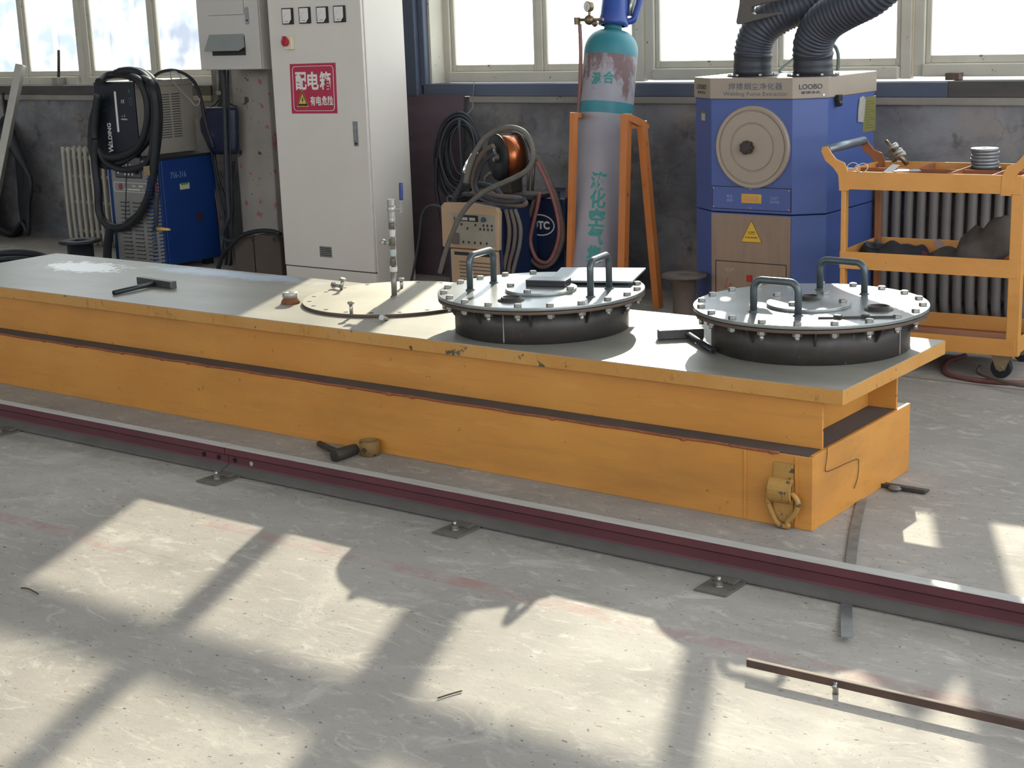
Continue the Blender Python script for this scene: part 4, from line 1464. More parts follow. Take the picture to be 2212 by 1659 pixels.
# right side marks: louvre nubs, tags, chalk writing
XS = m1x + .0007
sy = lambda px, py: at(px, py, X=XS)
b = MB()
for px0 in (330, 347):
    for i in range(24):
        zz = .07 + i * .0215
        yy = sy(px0, 480).y
        b.add([(XS, yy - .02, zz), (XS, yy + .02, zz), (XS + .004, yy + .02, zz - .006), (XS + .004, yy - .02, zz - .006)], [(0, 1, 2, 3)])
b.build('side_louvres', M_BLUE, bmx)
EXS, EYS = V((0, 1, 0)), UP
c_ = sy(319, 369)
flat(MB(), rect(.06, .055), c_, EXS, EYS).build('paper_tag', mat('old_paper', '#9c8a6c', '#8c7a5c', rough=.8, scale=60), bmx)
c_ = sy(399, 402)
flat(MB(), rect(.075, .035), c_, EXS, EYS).build('label_tag', mat('label_paper', '#a9a87f', '#b9b48d', rough=.8, scale=40), bmx)
flat(MB(), rect(.055, .012), c_ + V((.0003, 0, .014)), EXS, EYS).build('label_head', mat('label_green', '#3f7a5a', rough=.7), bmx)
b = MB()
letter(b, '756-316', sy(385, 377), .12, .035, EXS, EYS)
b.build('chalk_writing', mat('chalk', '#6f87ad', rough=.9), bmx)
c_ = sy(432, 467)
b = MB().disc(c_ - V((.0005, 0, 0)), .030, .0008, 24, XP)
b.build('dark_stamp', mat('dark_red_stamp', '#2c1c33', rough=.7), bmx)
# tray board and the beige cooler standing on the machine
zc0 = mzt + .001
YK = YM + .03
k0_, k1_ = at(207, 240, Y=YK).x, at(293, 240, Y=YK).x
kzb, kzt = zc0 + .014, at(240, 177, Y=YK).z
kyb = min(at(437, 250, X=k1_).y, myb + .05)
tray = MB().box(k0_ - .02, m1x + .004, YK - .03, myb, zc0, zc0 + .013)
tag(tray.build('tray_board', M_BLACKP, origin=(m0, YK, zc0)), 'black tray board between the blue machine and the beige cooler', 'board')
M_BEIGE = mat('beige_enamel', '#a39b8d', '#aba395', rough=.5, scale=4, grain=.12)
ck = thing('water_cooler', 'beige water cooler box with a black front standing on the blue machine', 'cooler', ((k0_ + k1_) / 2, YK, kzb))
MB().box(k0_, k1_, YK + .012, kyb, kzb, kzt).build('housing', M_BEIGE, ck, bevel=.004)
fc = MB().box(k0_ + .001, k1_ - .001, YK, YK + .012, kzb, kzt - .001).build('front_panel', mat('black_panel', '#1c1d26', '#232430', rough=.35, scale=4), ck, bevel=.003)
kw, kh = k1_ - k0_, kzt - kzb
yq = YK - .0006
MB().prism(rrect(.016, kh * .55, .007), .002, o=(k0_ + kw * .53, YK, kzb + kh * .60)).build('level_tube', M_WHITE, fc)
b = MB()
for i, (s_, hh) in enumerate((('W', .05), ('ELDING', .036))):
    pass
letter(b, 'W', (k0_ + kw * .30, yq, kzb + kh * .10), .050, .045, (0, 0, 1), (-1, 0, 0), bold=.03)
letter(b, 'ELDING', (k0_ + kw * .305, yq, kzb + kh * .29), .135, .034, (0, 0, 1), (-1, 0, 0), bold=.02)
letter(b, 'C€', (k0_ + kw * .70, yq, kzb + kh * .74), .030, .020)
letter(b, 'WARNING', (k0_ + kw * .70, yq, kzb + kh * .50), .055, .009, bold=.02)
flat(b, rect(.012, .003), (k0_ + kw * .66, yq, kzb + kh * .54))
flat(b, rect(.003, .018), (k0_ + kw * .72, yq, kzb + kh * .545))
b.build('white_lettering', M_WHITE, fc)
b = MB()
letter(b, 'WL-20', (k0_ + kw * .22, yq, kzb + kh * .71), .055, .018)
letter(b, 'COOLER', (k0_ + kw * .22, yq, kzb + kh * .62), .062, .018)
b.disc((k0_ + kw * .88, yq, kzb + kh * .88), .010, .0004, 16, YN)
ringpoly(b, rrect(.026, .045, .004), rrect(.016, .033, .003), (k0_ + kw * .90, yq, kzb + kh * .74))
b.build('green_lettering', mat('dull_green_print', '#2f5a3c', rough=.6), fc)
XK = k1_ + .0006
b = MB()
for c3 in (343, 361, 383):
    yy = at(c3, 260, X=XK).y
    for i in range(18):
        zz = kzb + kh * (.22 + .58 * i / 17)
        b.box(XK - .002, XK, yy - .032, yy + .032, zz - .0022, zz + .0022)
b.build('vent_slots', M_SLOT, ck)
b = MB()
b.box(XK - .002, XK, YK + .012, kyb, kzb + kh * .80 - .0009 + .05, kzb + kh * .80 + .0009 + .05)
b.build('lid_seam', M_CABDK, ck)
# clutter on top of the cooler
tank = MB().lathe([(.0001, kzt + .001), (.012, kzt + .001), (.012, kzt + .016), (.0001, kzt + .016)], (k0_ + kw * .65, YK + .09, 0), UP, 14)
tank.build('filler_cap', M_CHROME, ck)

# the thick black torch hose coiled round the cooler
hs = thing('torch_hose', 'thick black welding hose coiled around the beige cooler and hanging down the blue machine', 'hose', tuple(at(275, 330, Y=YK - .06)))
loops = [
    ([(212, 205), (206, 250), (205, 300), (225, 335), (262, 338), (300, 315), (318, 270), (318, 215), (300, 175), (270, 162), (235, 163), (213, 178)], .024, YK - .05),
    ([(214, 215), (200, 260), (198, 320), (212, 350), (240, 358), (285, 338), (325, 290), (330, 225), (318, 182), (290, 160), (258, 155)], .022, YK - .03),
    ([(258, 155), (285, 153), (312, 165), (330, 190), (338, 240), (336, 300), (332, 360), (322, 420), (300, 465), (270, 490), (236, 488), (215, 460), (212, 410), (205, 350), (206, 300)], .024, YK - .075),
    ([(236, 165), (262, 160), (300, 172), (322, 215), (325, 260), (322, 300)], .016, YK - .02),
    ([(262, 158), (300, 160), (325, 178), (335, 215), (338, 270), (332, 340), (338, 380), (340, 420)], .019, YK - .015),
    ([(250, 157), (290, 152), (318, 162), (336, 185), (344, 235), (343, 290), (336, 345), (330, 395), (318, 430), (300, 462), (276, 482)], .020, YK - .045),
    ([(300, 166), (322, 176), (330, 205), (334, 260), (330, 310), (322, 345), (300, 362), (262, 366), (228, 350), (212, 320)], .018, YK - .06),
    ([(308, 172), (326, 195), (328, 250), (327, 300), (330, 350), (335, 400)], .015, YK - .03),
    ([(240, 488), (234, 520), (232, 560), (236, 600)], .026, YM - .05),
]
for i, (pts, r, yy) in enumerate(loops):
    ps = [at(a, b2, Y=yy + (0.09 if b2 < 168 else 0)) for a, b2 in pts]
    MB().tube(ps, r, n=12, sub=6).build('hose_loop', M_RUB, hs)
tg = MB().tube([at(340, 415, Y=YM - .04), at(338, 450, Y=YM - .04), at(336, 490, Y=YM - .04)], .014, n=10)
tg.build('torch_grip', M_RUBG, hs)
tn = MB().cyl(at(334, 494, Y=YM - .04), at(341, 494, Y=YM - .04), .016, n=12)
tn.build('torch_head', M_RUB, hs)
lab(MB().cyl(at(340, 494, Y=YM - .04), at(367, 496, Y=YM - .04), .014, .006, n=12).build('torch_cup', mat('yellow_ceramic', '#d3a763', rough=.4), hs), 'pale yellow torch cup')
MB().tube([at(333, 368, Y=YM - .03), at(336, 400, Y=YM - .03), at(338, 415, Y=YM - .03)], .006, n=8).build('red_sleeve', mat('dark_red_sleeve', '#8a2238', rough=.5), hs)
cable('control_cord', 'thin black cord hanging down the grey louvred front', 'cord', .0035, [(277, 345), (273, 380), (272, 430), (271, 470), (274, 478)], M_RUB, YM - .035, n=6)
cable('black_cable', 'black cable arching over the beige cooler towards the hanging bag', 'cable', .010, [(333, 165), (350, 155), (375, 152), (400, 160), (420, 178), (433, 210), (440, 245), (447, 275), (462, 320)], M_RUB, 6.24)
cable('white_wire', 'thin pale wire looped on top of the beige cooler', 'wire', .0035, [(335, 172), (360, 174), (385, 172), (391, 168), (380, 155), (368, 156), (370, 170), (385, 190), (410, 215), (422, 228), (430, 224), (431, 212)], mat('pale_wire', '#8f8f8c', rough=.5), 6.12, n=6)

# ------------------------------------------------------------------ left corner: radiator, leaning tube, coil, spool
M_RADL = mat('pale_radiator_paint', '#b3ada0', '#a29c8f', rough=.5, scale=10, grain=.1)
M_RADR = mat('dull_radiator_paint', '#6f6a66', '#7b756f', rough=.5, scale=10, grain=.15)


def radiator(lb, x0, pitch, n, y, z0, z1, r, m):
    t = thing('radiator', lb, 'radiator', (x0, y, 0))
    for i in range(n):
        x = x0 + i * pitch
        s = MB()
        pts = [(x, y, z0), (x, y, z1 - r * 1.5), (x, y + r * .6, z1 - r * .4), (x, y + .05, z1), (x, y + .10 - r * .6, z1 - r * .4), (x, y + .10, z1 - r * 1.5), (x, y + .10, z0), (x, y + .05, z0 - r), ]
        s.tube(pts, r, n=10, sub=3, closed=True)
        s.build('column', m, t)
    h = MB()
    for z in (z0 + .03, z1 - .05):
        h.cyl((x0 - .01, y + .05, z), (x0 + pitch * (n - 1) + .01, y + .05, z), r * 1.1, n=12)
    for z in (z0 + (z1 - z0) * .40, z0 + (z1 - z0) * .7):
        h.box(x0, x0 + pitch * (n - 1), y + .03, y + .05, z - .01, z + .01)
    h.build('header_pipe', m, t)
    f = MB()
    for x in (x0, x0 + pitch * (n - 1)):
        f.cyl((x, y + .05, 0), (x, y + .05, z0), r * 1.2, n=10)
    f.build('foot', m, t)
    return t


YRD = 6.52
ra, rb = at(136, 330, Y=YRD), at(196, 330, Y=YRD)
radiator('pale column radiator against the wall left of the blue machine', ra.x, (rb - ra).x / 5, 9, YRD, .06, ra.z + .015, .013, M_RADL)
ra, rb = at(1938, 450, Y=YRD), at(2160, 460, Y=YRD)
radiator('grey column radiator against the wall behind the yellow trolley', ra.x - .06, (rb - ra).x / 8, 14, YRD, .10, at(2000, 385, Y=YRD).z, .0215, M_RADR)

ps = at(45, 140, Y=6.66), at(-30, 520, Y=6.30)
tb = MB().bar(ps[1] + (ps[1] - ps[0]) * .18, ps[0], .055, .055, (.5, -1, 0))
M_TUBE = mat('aluminium_tube', '#9a9488', '#a8a297', rough=.4, metal=.4, scale=12, grain=.1)
tag(tb.build('square_tube', M_TUBE, origin=tuple(ps[1]), bevel=.003), 'square metal tube leaning on the wall at the far left', 'tube')
cl = thing('cable_coil', 'dark cable coil hanging on the wall behind the leaning tube', 'cable coil', tuple(at(25, 380, Y=6.68)))
for i in range(12):
    pts = [(8 - i, 255 + 4 * i), (30 + 3 * i, 290 + 8 * i), (40 + 2 * i, 380 + 6 * i), (44 + i * 1.5, 440 + 6 * i), (48, 480), (38 - i, 515 - i), (10, 520 - 2 * i), (-20, 470), (-25, 350)]
    MB().tube([at(a, b2, Y=6.70 - .016 * i) for a, b2 in pts], .015, n=8, sub=4, closed=True).build('loop', M_RUB, cl)
MB().box(at(2, 170, Y=6.72).x, at(5, 170, Y=6.72).x, 6.71, 6.735, at(3, 255, Y=6.72).z, at(3, 200, Y=6.72).z).build('hook', M_DARKSTEEL, cl)
for lb, pts, r_ in (('thick dark cable lying on the floor below the hanging coil', [(-40, 556), (0, 548), (40, 546), (80, 550), (110, 562), (130, 575)], .022), ('second dark cable on the floor nearer the platform corner', [(-40, 568), (10, 560), (60, 560), (95, 572)], .018)):
    ps = [at(a, b2, Z=r_) for a, b2 in pts]
    tag(MB().tube(ps, r_, n=8, sub=5).build('floor_cable', M_RUB, origin=tuple(ps[2])), lb, 'cable', 'cables on the floor at the far left')
rod = thing('window_rod', 'thin dark rod standing in a small block on the leftmost window sill', 'rod', tuple(at(130, 183, Y=YG - .07)))
q_ = at(131, 176, Y=YG - .08)
MB().box(q_.x - .028, q_.x + .028, YG - .13, YG - .06, 1.047, 1.10).build('block', M_LEDGE, rod, bevel=.003)
MB().cyl((q_.x - .005, YG - .09, 1.09), tuple(at(127, 108, Y=YG - .09)), .010, n=8).build('bar', M_DARKSTEEL, rod)


def spool(lb, c, r, h, rc, m):
    t = thing('wire_spool', lb, 'spool', (c[0], c[1], 0))
    MB().lathe([(rc * .5, h), (r, h), (r, h - .012), (rc, h - .014), (rc, .014), (r, .012), (r, 0), (rc * .5, 0)], (c[0], c[1], 0), UP, 32, closed=True).build('reel', m, t)
    return t


c_ = at(172, 519, Z=.22)
spool('black empty spool on the floor in front of the pale radiator', (c_.x, c_.y), .12, .22, .075, M_RUB)
c_ = at(1478, 592, Z=.26)
spool('dark empty wire spool on the floor beside the fume extractor', (c_.x, c_.y), .10, .26, .052, M_BROWNC)

# ------------------------------------------------------------------ middle: brown board, cable coil, welder, feeder, dark blue machine
M_PLY = mat('stained_plywood', '#55464a', '#62525a', rough=.85, scale=4, spread=.2, streak=(1, 1, 3), chips='#786a70', chip_at=.68, chip_scale=7, grain=.15)
a_, b_ = at(893, 200, Y=6.70), at(1002, 197, Y=6.70)
pw = MB().slabpoly([V((a_.x - .05, 6.60, 0)), V((b_.x, 6.60, 0)), V((b_.x, 6.708, a_.z - .01)), V((a_.x - .05, 6.708, a_.z - .01))], (0, -1, 0), .012)
tag(pw.build('plywood_board', M_PLY, origin=(a_.x, 6.6, 0)), 'stained brown board leaning on the wall behind the hanging cable coil', 'board')

cc = thing('cable_coil', 'grey black cable coil hung by a wire in front of the brown board', 'cable coil', tuple(at(995, 300, Y=6.62)))
for i in range(11):
    ex_, ey_ = 50 - 3 * i * .8, 92 - 4 * i
    x0_, y0_ = 995 + random.uniform(-6, 6), 338 + random.uniform(-8, 4) - 4 * i * .3
    pts = []
    for k in range(12):
        t_ = 2 * math.pi * k / 12
        pts.append((x0_ + ex_ * math.cos(t_) * (1 + .05 * math.sin(3 * t_ + i)), y0_ + ey_ * math.sin(t_) + (6 if math.sin(t_) > .5 else 0)))
    MB().tube([at(a, b2, Y=6.575 - .010 * (i % 6)) for a, b2 in pts], .0072, n=8, sub=3, closed=True).build('loop', M_RUBG if i % 3 else M_RUB, cc)
MB().tube([at(992, 258, Y=6.51), at(994, 300, Y=6.505), at(997, 345, Y=6.51), at(1000, 400, Y=6.52)], .008, n=8).build('tail', M_RUBG, cc)
MB().tube([at(1024, 178, Y=6.712), at(1022, 205, Y=6.70), at(1020, 235, Y=6.64), at(1000, 252, Y=6.55)], .0022, n=6).build('hook_wire', M_GAL, cc)
cable('black_cable', 'black cables trailing down the brown board under the coil', 'cable', .010, [(944, 340), (942, 400), (950, 450), (960, 520), (955, 590)], M_RUB, 6.52)
cable('grey_cable', 'short grey cable looping to the beige welder from the tall cabinet side', 'cable', .007, [(884, 622), (890, 600), (898, 560), (905, 520), (912, 465), (925, 446), (945, 445), (962, 452)], M_RUBG, 6.10)

# dark blue machine with a white oval emblem
M_NAVY = mat('navy_paint', '#12223f', '#182a4a', rough=.5, scale=4, grain=.15, chips='#3c4a60', chip_at=.72, chip_scale=16)
YO = 6.22
o0, o1 = at(1098, 500, Y=YO).x, at(1222, 500, Y=YO).x
ozt = at(1190, 428, Y=YO).z
nv = thing('navy_welding_machine', 'dark navy welding machine with a white oval emblem behind the orange rack', 'welding machine', ((o0 + o1) / 2, YO, 0))
MB().box(o0, o1, YO, YO + .42, .03, ozt).build('housing', M_NAVY, nv, bevel=.012)
for sx in (o0 + .04, o1 - .04):
    for sy_ in (YO + .05, YO + .37):
        MB().box(sx - .02, sx + .02, sy_ - .02, sy_ + .02, 0, .03).build('foot', M_RUB, nv)
c_ = at(1167, 486, Y=YO)
ell = lambda a, b2, n=40: [(a * math.cos(2 * math.pi * k / n), b2 * math.sin(2 * math.pi * k / n)) for k in range(n)]
b = MB()
ringpoly(b, ell(.088, .054), ell(.081, .048), (c_.x, YO - .0006, c_.z))
letter(b, 'OTC', (c_.x, YO - .0008, c_.z), .115, .042, bold=.045)
b.build('white_emblem', M_WHITE, nv)
b = MB()
for i in range(8):
    b.box(o0 + .05, o1 - .05, YO - .001, YO + .002, .06 + .018 * i, .064 + .018 * i)
b.build('vent_slots', M_SLOT, nv)

# beige inverter welder
M_CREAM = mat('dusty_cream_plastic', '#a88b6c', '#b59a7b', rough=.6, scale=6, grain=.12, chips='#7a6450', chip_at=.72, chip_scale=14)
YI = 5.88
i0, i1 = at(953, 480, Y=YI).x, at(1078, 480, Y=YI).x
izt, izm = at(1000, 440, Y=YI).z, at(1000, 537, Y=YI).z
iw = i1 - i0
iv = thing('inverter_welder', 'dusty cream welder with a button panel below the copper wire reel', 'welding machine', ((i0 + i1) / 2, YI, 0))
P_ = [(0, 0), (iw * .97, 0), (iw, izt - izm - .035), (iw * .96, izt - izm - .012), (iw * .5, izt - izm + .004), (iw * .05, izt - izm), (0, izt - izm - .02)]
MB().prism(P_, .03, o=(i0, YI + .03, izm)).build('front_frame', M_CREAM, iv, bevel=.006)
MB().box(i0 + .012, i1 - .012, YI + .03, YI + .33, .03, izt - .018).build('housing', M_NAVY, iv, bevel=.006)
MB().box(i0 + iw * .12, i1 - iw * .06, YI + .006, YI + .03, .03, izm - .004).build('lower_front', M_CREAM, iv, bevel=.008)
b = MB()
for k in range(7):
    b.box(i0 + iw * .28, i0 + iw * .82, YI + .0045, YI + .008, izm - .07 - .018 * k, izm - .064 - .018 * k)
b.build('lower_vents', M_BROWNC, iv)
b = MB()
for k in (.2, .66):
    b.box(i0 + iw * k, i0 + iw * (k + .26), YI + .004, YI + .010, izm - .034, izm - .018)
b.build('dark_slots', M_SLOT, iv)
pz0, pz1 = izm + .018, izt - .048
px0, px1 = i0 + iw * .20, i0 + iw * .93
ipn = MB().box(px0, px1, YI - .002, YI + .002, pz0, pz1).build('button_panel', mat('panel_beige_grey', '#8a8374', '#938b7b', rough=.5, scale=40), iv)
pw_, ph_ = px1 - px0, pz1 - pz0
b = MB()
flat(b, rect(pw_ * .44, ph_ * .20), (px0 + pw_ * .40, YI - .0024, pz0 + ph_ * .86))
for r_, cols in ((.66, (.22, .55, .74, .83, .93)), (.54, (.36, .66, .75, .84, .93)), (.10, (.25, .38, .52, .66, .80))):
    for q_ in cols:
        flat(b, rect(.011, .012), (px0 + pw_ * q_, YI - .0024, pz0 + ph_ * r_))
for k in range(3):
    flat(b, rect(.008, .016), (px0 + pw_ * .06, YI - .0024, pz0 + ph_ * (.55 + .14 * k)))
b.build('panel_print', M_BLACKP, ipn)
b = MB()
for q_ in (.30, .48):
    flat(b, rect(pw_ * .14, ph_ * .09), (px0 + pw_ * q_, YI - .0028, pz0 + ph_ * .84))
for k in range(4):
    flat(b, rect(pw_ * .6, .0012), (px0 + pw_ * .5, YI - .0026, pz0 + ph_ * (.22 + .07 * k)))
b.build('panel_windows', mat('panel_pale', '#a8a08f', rough=.5), ipn)
MB().cyl((px0 + pw_ * .76, YI - .002, pz0 + ph_ * .85), (px0 + pw_ * .76, YI - .014, pz0 + ph_ * .85), .012, n=16).build('dial_knob', mat('blue_knob', '#2b4a5c', rough=.4), ipn, bevel=.002)
MB().box(px0 + .001, px0 + pw_ * .15, YI - .016, YI - .002, pz0 + .004, pz0 + ph_ * .38).build('rocker_switch', M_BROWNC, ipn, bevel=.003)
eye = MB().lathe([(.017, -.004), (.021, 0), (.017, .004), (.013, 0)], at(972, 431, Y=YI + .02), (0.1, -1, 0), 18, closed=True)
eye.build('lifting_eye', M_FIT, iv)

# wire feeder with copper reel standing on the welder and navy machine
YFd = 6.16
fdr = thing('wire_feeder', 'wire feeder carrying a copper wire reel above the cream welder', 'wire feeder', tuple(at(1090, 400, Y=YFd)))
zb_ = max(izt, ozt) + .002
g0_, g1_ = at(1010, 424, Y=YFd).x, at(1160, 424, Y=YFd).x
MB().box(g0_, g1_, YFd - .05, YFd + .20, zb_, zb_ + .018).build('base_plate', M_DARKSTEEL, fdr, bevel=.003)
rc_ = at(1096, 338, Y=YFd)
rax = V((.44, .885, .02)).normalized()
rw = .115
rr_ = (at(1090, 284, Y=YFd).z - at(1090, 385, Y=YFd).z) / 2
o_ = rc_ - rax * rw / 2
rl_ = MB()
rl_.lathe([(.026, 0), (rr_, 0), (rr_, .005), (rr_ * .62, .006), (rr_ * .62, rw - .006), (rr_, rw - .005), (rr_, rw), (.026, rw)], o_, rax, 40, closed=True)
reel = rl_.build('reel', M_RUB, fdr)
M_COPPER = mat('copper_wire', '#b56a42', '#a05a38', rough=.28, metal=.9, scale=8, streak=(60, 60, 60))
MB().lathe([(rr_ * .62, .006), (rr_ * .90, .007), (rr_ * .90, rw - .007), (rr_ * .62, rw - .006)], o_, rax, 40).build('copper_wire', M_COPPER, reel)
MB().cyl(o_ - rax * .02, o_ + rax * (rw + .015), .02, n=14).build('spindle', M_FIT, fdr)
MB().bar(o_ - rax * .012 + V((0, 0, -.015)), o_ - rax * .012 + V((.0, 0, .055)), .018, .010).build('latch', M_BRIGHT, fdr, bevel=.002)
b = MB().box(rc_.x - .07, rc_.x + .0, YFd + .02, YFd + .12, zb_ + .018, rc_.z - .01)
b.build('motor_block', M_DARKSTEEL, fdr, bevel=.004)
b = MB()
for px in (1150, 1140):
    b.cyl(at(px, 412, Y=YFd + .02), at(px + 4, 345, Y=YFd + .02), .008, n=10)
b.tube([at(1010, 415, Y=YFd), at(1020, 360, Y=YFd), at(1050, 300, Y=YFd), at(1095, 283, Y=YFd + .04), at(1135, 300, Y=YFd + .06), at(1152, 345, Y=YFd + .04)], .007, n=8)
b.build('frame', M_FIT, fdr)
gr_ = MB().tube([at(1050, 410, Y=YFd - .06), at(1048, 385, Y=YFd - .07), at(1062, 372, Y=YFd - .06)], .01, n=8)
gr_.build('drive_lever', M_FIT, fdr)

CG = 'cables draped over the wire feeder'
cable('torch_cable', 'thick grey torch cable arching over the copper reel and down across the cream welder', 'cable', .0125,
      [(1005, 395), (1012, 365), (1028, 325), (1055, 293), (1095, 276), (1130, 284), (1148, 312), (1150, 345), (1138, 368), (1110, 385), (1075, 400), (1040, 418), (1010, 445), (990, 475), (975, 510), (962, 545), (950, 590)], M_DUSTCABLE, YI - .10, n=10, group=CG)
b = MB()
sp_ = smooth_path([at(1005, 372, Y=YI - .09), at(1012, 352, Y=YI - .09), at(1026, 330, Y=YI - .09)], 12)
coil = []
for i in range(150):
    q_ = i / 149 * (len(sp_) - 1)
    k_ = int(min(q_, len(sp_) - 2))
    p_ = sp_[k_].lerp(sp_[k_ + 1], q_ - k_)
    a2 = i * .8
    coil.append(p_ + V((math.cos(a2) * .015, math.sin(a2) * .015, 0)))
b.tube(coil, .0022, n=5, sub=0)
tag(b.build('strain_spring', M_CHROME, origin=tuple(coil[0])), 'coiled strain relief spring on the torch cable left of the copper reel', 'spring')
cable('torch_neck', 'dark torch neck slanting down to the lifting eye of the cream welder', 'torch', .013, [(1006, 372), (998, 395), (988, 415), (980, 432)], M_RUBG, YI - .03, n=10)
cable('hose_bundle', 'brown hose looping from behind the reel down over the cream welder lid', 'hose', .012, [(1066, 315), (1048, 325), (1032, 350), (1022, 390), (1030, 420), (1050, 432), (1090, 440), (1125, 444), (1136, 438), (1120, 428), (1085, 425), (1050, 420)], M_BROWNC, YI - .02, n=9, group=CG)
cable('hose_bundle', 'blue grey hose beside the reel looping in front of the wire feeder', 'hose', .011, [(1070, 330), (1045, 350), (1030, 385), (1028, 405), (1040, 422), (1075, 434), (1110, 436), (1134, 430)], M_RUBG, YI - .035, n=9, group=CG)
cable('hose_bundle', 'dark hose in front of the reel foot above the cream welder', 'hose', .014, [(980, 425), (1000, 408), (1030, 398), (1065, 405), (1085, 425)], M_RUBG, YI + .01, n=9, group=CG)
for i, (xs, m_, lb) in enumerate((((1092, 1100, 1098, 1090, 1085), M_BROWNC, 'brown hose hanging down closest to the cream welder side'), ((1102, 1112, 1110, 1100, 1098), M_BROWNC, 'second brown hose hanging down beside the cream welder'), ((1112, 1124, 1122, 1112, 1105), M_DUSTCABLE, 'dusty grey hose hanging between the two welders'), ((1086, 1094, 1096, 1092, 1108), M_PINKC, 'faded red hose hanging beside the cream welder'))):
    cable('hanging_hose', lb, 'hose', .0105, [(xs[0], 452), (xs[1], 490), (xs[2], 530), (xs[3], 570), (xs[4], 600)], m_, YI + .05 + .02 * i, n=8, group='hoses hanging between the welders')
cable('hose_loop', 'red and brown hose loop hanging in front of the white oval emblem', 'hose', .013, [(1160, 418), (1152, 440), (1142, 475), (1135, 515), (1142, 550), (1165, 575), (1192, 568), (1210, 535), (1216, 500), (1205, 440), (1190, 400), (1172, 358), (1150, 330)], M_BROWNC, YO - .06, n=10, group=CG)
cable('hose_loop', 'pinkish hose loop just inside the brown one before the white oval emblem', 'hose', .010, [(1166, 416), (1160, 450), (1150, 490), (1146, 525), (1160, 560), (1185, 565), (1203, 530), (1208, 490), (1198, 440), (1182, 395), (1160, 350)], M_PINKC, YO - .075, n=10, group=CG)
cable('black_cable', 'black cable falling from the wire feeder to the navy machine top', 'cable', .007, [(1152, 325), (1170, 350), (1190, 395), (1205, 420), (1212, 435)], M_RUB, YO + .02, n=8)

# ------------------------------------------------------------------ gas cylinder in its orange rack
AXB = V((-4.185, 6.205, 0))
AXD = V((0, .187, .982)).normalized()
RC = .131
S1 = (at(1318, 112, Y=6.42) - AXB).dot(AXD)      # where the shoulder starts
gc = thing('gas_cylinder', 'grey gas cylinder with a teal shoulder and blue cap leaning in the orange rack', 'gas cylinder', tuple(AXB))
M_GCYL = mat('rust_stained_grey', '#94929a', '#a3a0a4', rough=.5, scale=5, spread=.22, chips='#74504a', chip_at=.70, chip_scale=5, grain=.10)
M_TEAL = mat('teal_paint', '#27707a', '#35828b', rough=.45, scale=8, chips='#8a8a90', chip_at=.69, chip_scale=16, grain=.1)
M_CAPB = mat('blue_cap_plastic', '#29428a', '#304c96', rough=.38, scale=10)
_nt = M_GCYL.node_tree
_b = _nt.nodes['Principled BSDF']
_old = _b.inputs['Base Color'].links[0].from_socket
_tc = _nt.nodes.new('ShaderNodeTexCoord')
_sp = _nt.nodes.new('ShaderNodeSeparateXYZ')
_nt.links.new(_tc.outputs['Object'], _sp.inputs[0])
_mp = _nt.nodes.new('ShaderNodeMapping')
_mp.inputs['Scale'].default_value = (1, 1, .55)
_nt.links.new(_tc.outputs['Object'], _mp.inputs[0])
_no = _nt.nodes.new('ShaderNodeTexNoise')
_no.inputs['Scale'].default_value = 11
_no.inputs['Detail'].default_value = 9
_no.inputs['Roughness'].default_value = .7
_nt.links.new(_mp.outputs[0], _no.inputs['Vector'])
_m1 = _nt.nodes.new('ShaderNodeMapRange')
_m1.inputs['From Min'].default_value = S1 * .982 - .36
_m1.inputs['From Max'].default_value = S1 * .982 + .02
_m1.inputs['To Max'].default_value = .30
_nt.links.new(_sp.outputs[2], _m1.inputs['Value'])
_ad = _nt.nodes.new('ShaderNodeMath')
_nt.links.new(_no.outputs['Fac'], _ad.inputs[0])
_nt.links.new(_m1.outputs[0], _ad.inputs[1])
_m2 = _nt.nodes.new('ShaderNodeMapRange')
_m2.inputs['From Min'].default_value = .68
_m2.inputs['From Max'].default_value = .78
_m2.inputs['To Max'].default_value = .85
_nt.links.new(_ad.outputs[0], _m2.inputs['Value'])
_mx = _nt.nodes.new('ShaderNodeMix')
_mx.data_type = 'RGBA'
_nt.links.new(_m2.outputs[0], _mx.inputs[0])
_nt.links.new(_old, _mx.inputs[6])
_mx.inputs[7].default_value = lin('#664340')
_nt.links.new(_mx.outputs[2], _b.inputs['Base Color'])
sh = [(RC, S1)]
for i in range(1, 11):
    t_ = math.pi / 2 * i / 10
    sh.append((RC - (RC - .045) * (1 - math.cos(t_)), S1 + .105 * math.sin(t_)))
MB().lathe([(.001, .002), (RC - .01, .002), (RC, .012), (RC, S1)], AXB, AXD, 48).build('body', M_GCYL, gc)
MB().lathe([(RC + .0004, S1 - .02)] + [(r_ + .0004, z_) for r_, z_ in sh] + [(.043, S1 + .115), (.043, S1 + .14), (.04, S1 + .15)], AXB, AXD, 48).build('shoulder', M_TEAL, gc)
sb_ = (at(1300, 237, Y=6.38) - AXB).dot(AXD)
MB().lathe([(RC + .0006, sb_ - .025), (RC + .0006, sb_ + .030)], AXB, AXD, 48).build('teal_band', M_TEAL, gc)
cpz = S1 + .128
cpm = MB()
cpm.lathe([(.060, cpz), (.072, cpz), (.074, cpz + .02), (.066, cpz + .05), (.062, cpz + .22), (.055, cpz + .22), (.055, cpz + .02)], AXB, AXD, 20)
xcap = AXB + AXD * cpz
tocam = (EYE - xcap)
tocam = (tocam - AXD * tocam.dot(AXD)).normalized()
rgt = AXD.cross(tocam) * -1
rgt = rgt if rgt.dot(_r) > 0 else -rgt
hp = [xcap + rgt * .055 + AXD * .02, xcap + rgt * .095 + AXD * .035, xcap + rgt * .105 + AXD * .07, xcap + rgt * .118 + AXD * .13, xcap + rgt * .115 + AXD * .18, xcap + rgt * .07 + AXD * .21]
cap_o = cpm.build('cap', M_CAPB, gc)
MB().tube(hp, .017, n=10).build('guard', M_CAPB, cap_o)
vm = MB()
